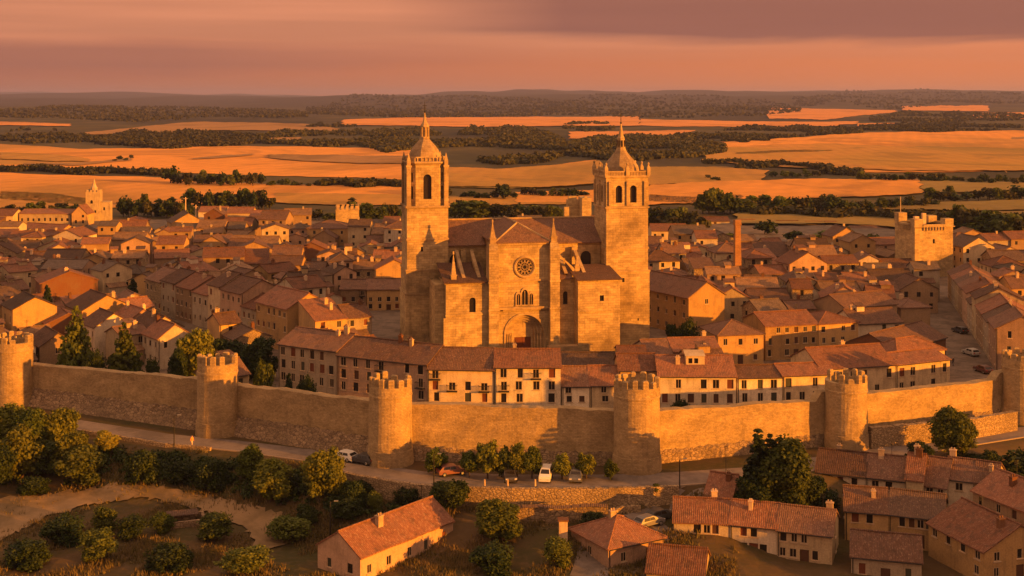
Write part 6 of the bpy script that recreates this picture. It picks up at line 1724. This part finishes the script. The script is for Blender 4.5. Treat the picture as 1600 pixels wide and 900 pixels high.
# ------------------------------------------------------------------ labels for the houses and trees nobody named yet
NUM=['','first','second','third','fourth','fifth','sixth','seventh','eighth','ninth','tenth','eleventh','twelfth','thirteenth','fourteenth','fifteenth','sixteenth','seventeenth','eighteenth','nineteenth','twentieth']
def zonephrase(px,y):
    col=('below the small far church' if px<250 else 'below the yellow hip-roofed hall' if px<480 else 'left of the cathedral' if px<660 else 'behind the cathedral' if px<1010 else
         'around the brick shaft' if px<1230 else 'left of the keep' if px<1400 else 'right of the keep')
    dep='near the wall' if y<275 else 'mid-town' if y<345 else 'far back' if y<410 else 'by the far edge'
    return col+', '+dep
groups={}
used=set()
for h in HOUSES:
    if not h['auto']: continue
    px,py=scr(h['cx'],h['cy'],h['he'])
    wl={'pink':'rose','brick':'brick-red','stone':'rough-stone'}.get(h['wall'],h['wall'])
    rf=h['roof']
    kd={'x':'gabled','y':'gable-fronted','hip':'hip-roofed','shed':'lean-to'}[h['kind']]
    s={1:'one-storey',2:'two-storey',3:'three-storey'}[h['st']]
    h['look']='%s %s %s house %s-roofed'%(wl,s,kd,rf) if kd!='hip-roofed' else '%s %s hip-roofed house %s-tiled'%(wl,s,rf); h['zone']=zonephrase(px,h['cy']); h['px']=px
    groups.setdefault((h['look'],h['zone']),[]).append(h)
for (lk,zn),L in groups.items():
    L.sort(key=lambda h:h['px'])
    for i,h in enumerate(L):
        lab='%s, %s'%(lk,zn) if len(L)==1 else '%s, %s, %s from left'%(lk,zn,NUM[i+1])
        h['o']['label']=lab
tg={}
for (t,px,pyt,y,key) in TREES:
    if 'where' in t: tg.setdefault(t['where'],[]).append((px,t,key))
for wh,L in tg.items():
    L.sort(key=lambda a:a[0])
    for i,(px,t,key) in enumerate(L):
        kd={'far_a':'dark tree','far_b':'olive tree','far_c':'brownish tree','far_pop':'narrow poplar'}[key]
        t['label']=('%s %s from left %s'%(kd,NUM[i+1] if i+1<len(NUM) else 'number %d'%(i+1),wh)) if len(L)>1 else '%s %s'%(kd,wh)
        if i+1>20: t['label']='%s %s from right %s'%(kd,NUM[len(L)-i],wh)
        del t['where']

# ------------------------------------------------------------------ sky, sun, air, camera
SUN_AZ=R(61); SUN_EL=R(7.0)      # azimuth measured from straight behind the camera toward the right
to_sun=Vector((math.sin(SUN_AZ)*math.cos(SUN_EL),-math.cos(SUN_AZ)*math.cos(SUN_EL),math.sin(SUN_EL)))
ld=bpy.data.lights.new('sun','SUN'); ld.energy=5.0; ld.angle=R(.55); ld.color=(1.0,.34,.024)
lo=bpy.data.objects.new('sun',ld); COL.objects.link(lo); lo.rotation_euler=to_sun.to_track_quat('Z','Y').to_euler(); lo.location=(60,-40,90)
w=bpy.data.worlds.new('World'); S.world=w; w.use_nodes=True; nt=w.node_tree
bg=nt.nodes['Background']; bg.inputs[1].default_value=.1
sky=nt.nodes.new('ShaderNodeTexSky'); sky.sky_type='NISHITA'; sky.sun_disc=False; sky.sun_elevation=SUN_EL
sky.sun_rotation=math.atan2(to_sun.x,to_sun.y); sky.dust_density=6; sky.air_density=2; sky.ozone_density=1
co=nt.nodes.new('ShaderNodeTexCoord').outputs['Generated']; sp=nt.nodes.new('ShaderNodeSeparateXYZ'); nt.links.new(co,sp.inputs[0])
el=sp.outputs[2]; xx=sp.outputs[0]
def k10(c): return tuple(v*5.3 for v in c)
side=mapr(nt,xx,-.42,.30,0,1)
hor=mixc(nt,side,k10((.40,.135,.08)),k10((.72,.205,.075)))
n1=noise(nt,vscale(nt,co,(1.2,1.2,16)),2.2,6,.55,.4); n2=noise(nt,vscale(nt,co,(2.0,2.0,60)),1.5,4,.5)
elw=mathn(nt,'ADD',el,mathn(nt,'MULTIPLY',mathn(nt,'SUBTRACT',n1,.5),.03))
mid=mixc(nt,mapr(nt,n2,.35,.65,0,1),k10((.55,.205,.11)),k10((.68,.25,.13)))
c=mixc(nt,mapr(nt,elw,.022,.05,0,1),hor,mid)
# bank of mauve cloud, heavier on the right
lo_=mathn(nt,'SUBTRACT',.050,mathn(nt,'MULTIPLY',mapr(nt,xx,-.1,.3,0,1),.012))
cl=mathn(nt,'MULTIPLY',mapr(nt,mathn(nt,'SUBTRACT',elw,lo_),-.003,.006,0,1),mapr(nt,xx,-.10,.04,0,1))
c=mixc(nt,mathn(nt,'MULTIPLY',cl,.85),c,k10((.25,.095,.075)))
cl2=mathn(nt,'MULTIPLY',mathn(nt,'MULTIPLY',mapr(nt,elw,.018,.026,0,1),mapr(nt,elw,.034,.044,1,0)),mapr(nt,xx,-.25,.05,.55,0))
c=mixc(nt,cl2,c,k10((.30,.115,.085)))
up=mapr(nt,el,.075,.34,0,1)
c=mixc(nt,up,c,(4.8,2.65,1.55))
skyc=nt.nodes.new('ShaderNodeVectorMath'); skyc.operation='MULTIPLY'; nt.links.new(sky.outputs[0],skyc.inputs[0]); skyc.inputs[1].default_value=(1.0,.55,.35)
c=mixc(nt,.10,c,skyc.outputs[0])
nt.links.new(c,bg.inputs[0])
HAZE=5.2e-5
if HAZE>0:
    mb=MB(); mb.box(-17000,17000,-300,25000,-30,170); m=bpy.data.materials.new('evening_haze'); m.use_nodes=True; nt=m.node_tree
    nt.nodes.remove(nt.nodes['Principled BSDF']); v=nt.nodes.new('ShaderNodeVolumePrincipled'); v.inputs['Density'].default_value=HAZE; v.inputs['Color'].default_value=(.42,.47,.95,1); v.inputs['Anisotropy'].default_value=.2
    nt.links.new(v.outputs[0],nt.nodes['Material Output'].inputs['Volume'])
    tag(mb.build('haze',m),'thin warm evening haze over the plain','haze',kind='stuff')
cd=bpy.data.cameras.new('camera'); cam=bpy.data.objects.new('camera',cd); COL.objects.link(cam)
cam.location=(0,0,H); cam.rotation_euler=(math.pi/2,0,0); cd.sensor_width=36; cd.lens=36*F/1600; cd.shift_y=-(450-HOR)/1600; cd.clip_start=1; cd.clip_end=60000
S.camera=cam
S.view_settings.view_transform='Standard'; S.view_settings.look='None'; S.view_settings.gamma=1; S.view_settings.exposure=1.18
S.cycles.max_bounces=5; S.cycles.diffuse_bounces=3; S.cycles.volume_bounces=0; S.cycles.transparent_max_bounces=4
S.cycles.use_denoising=True
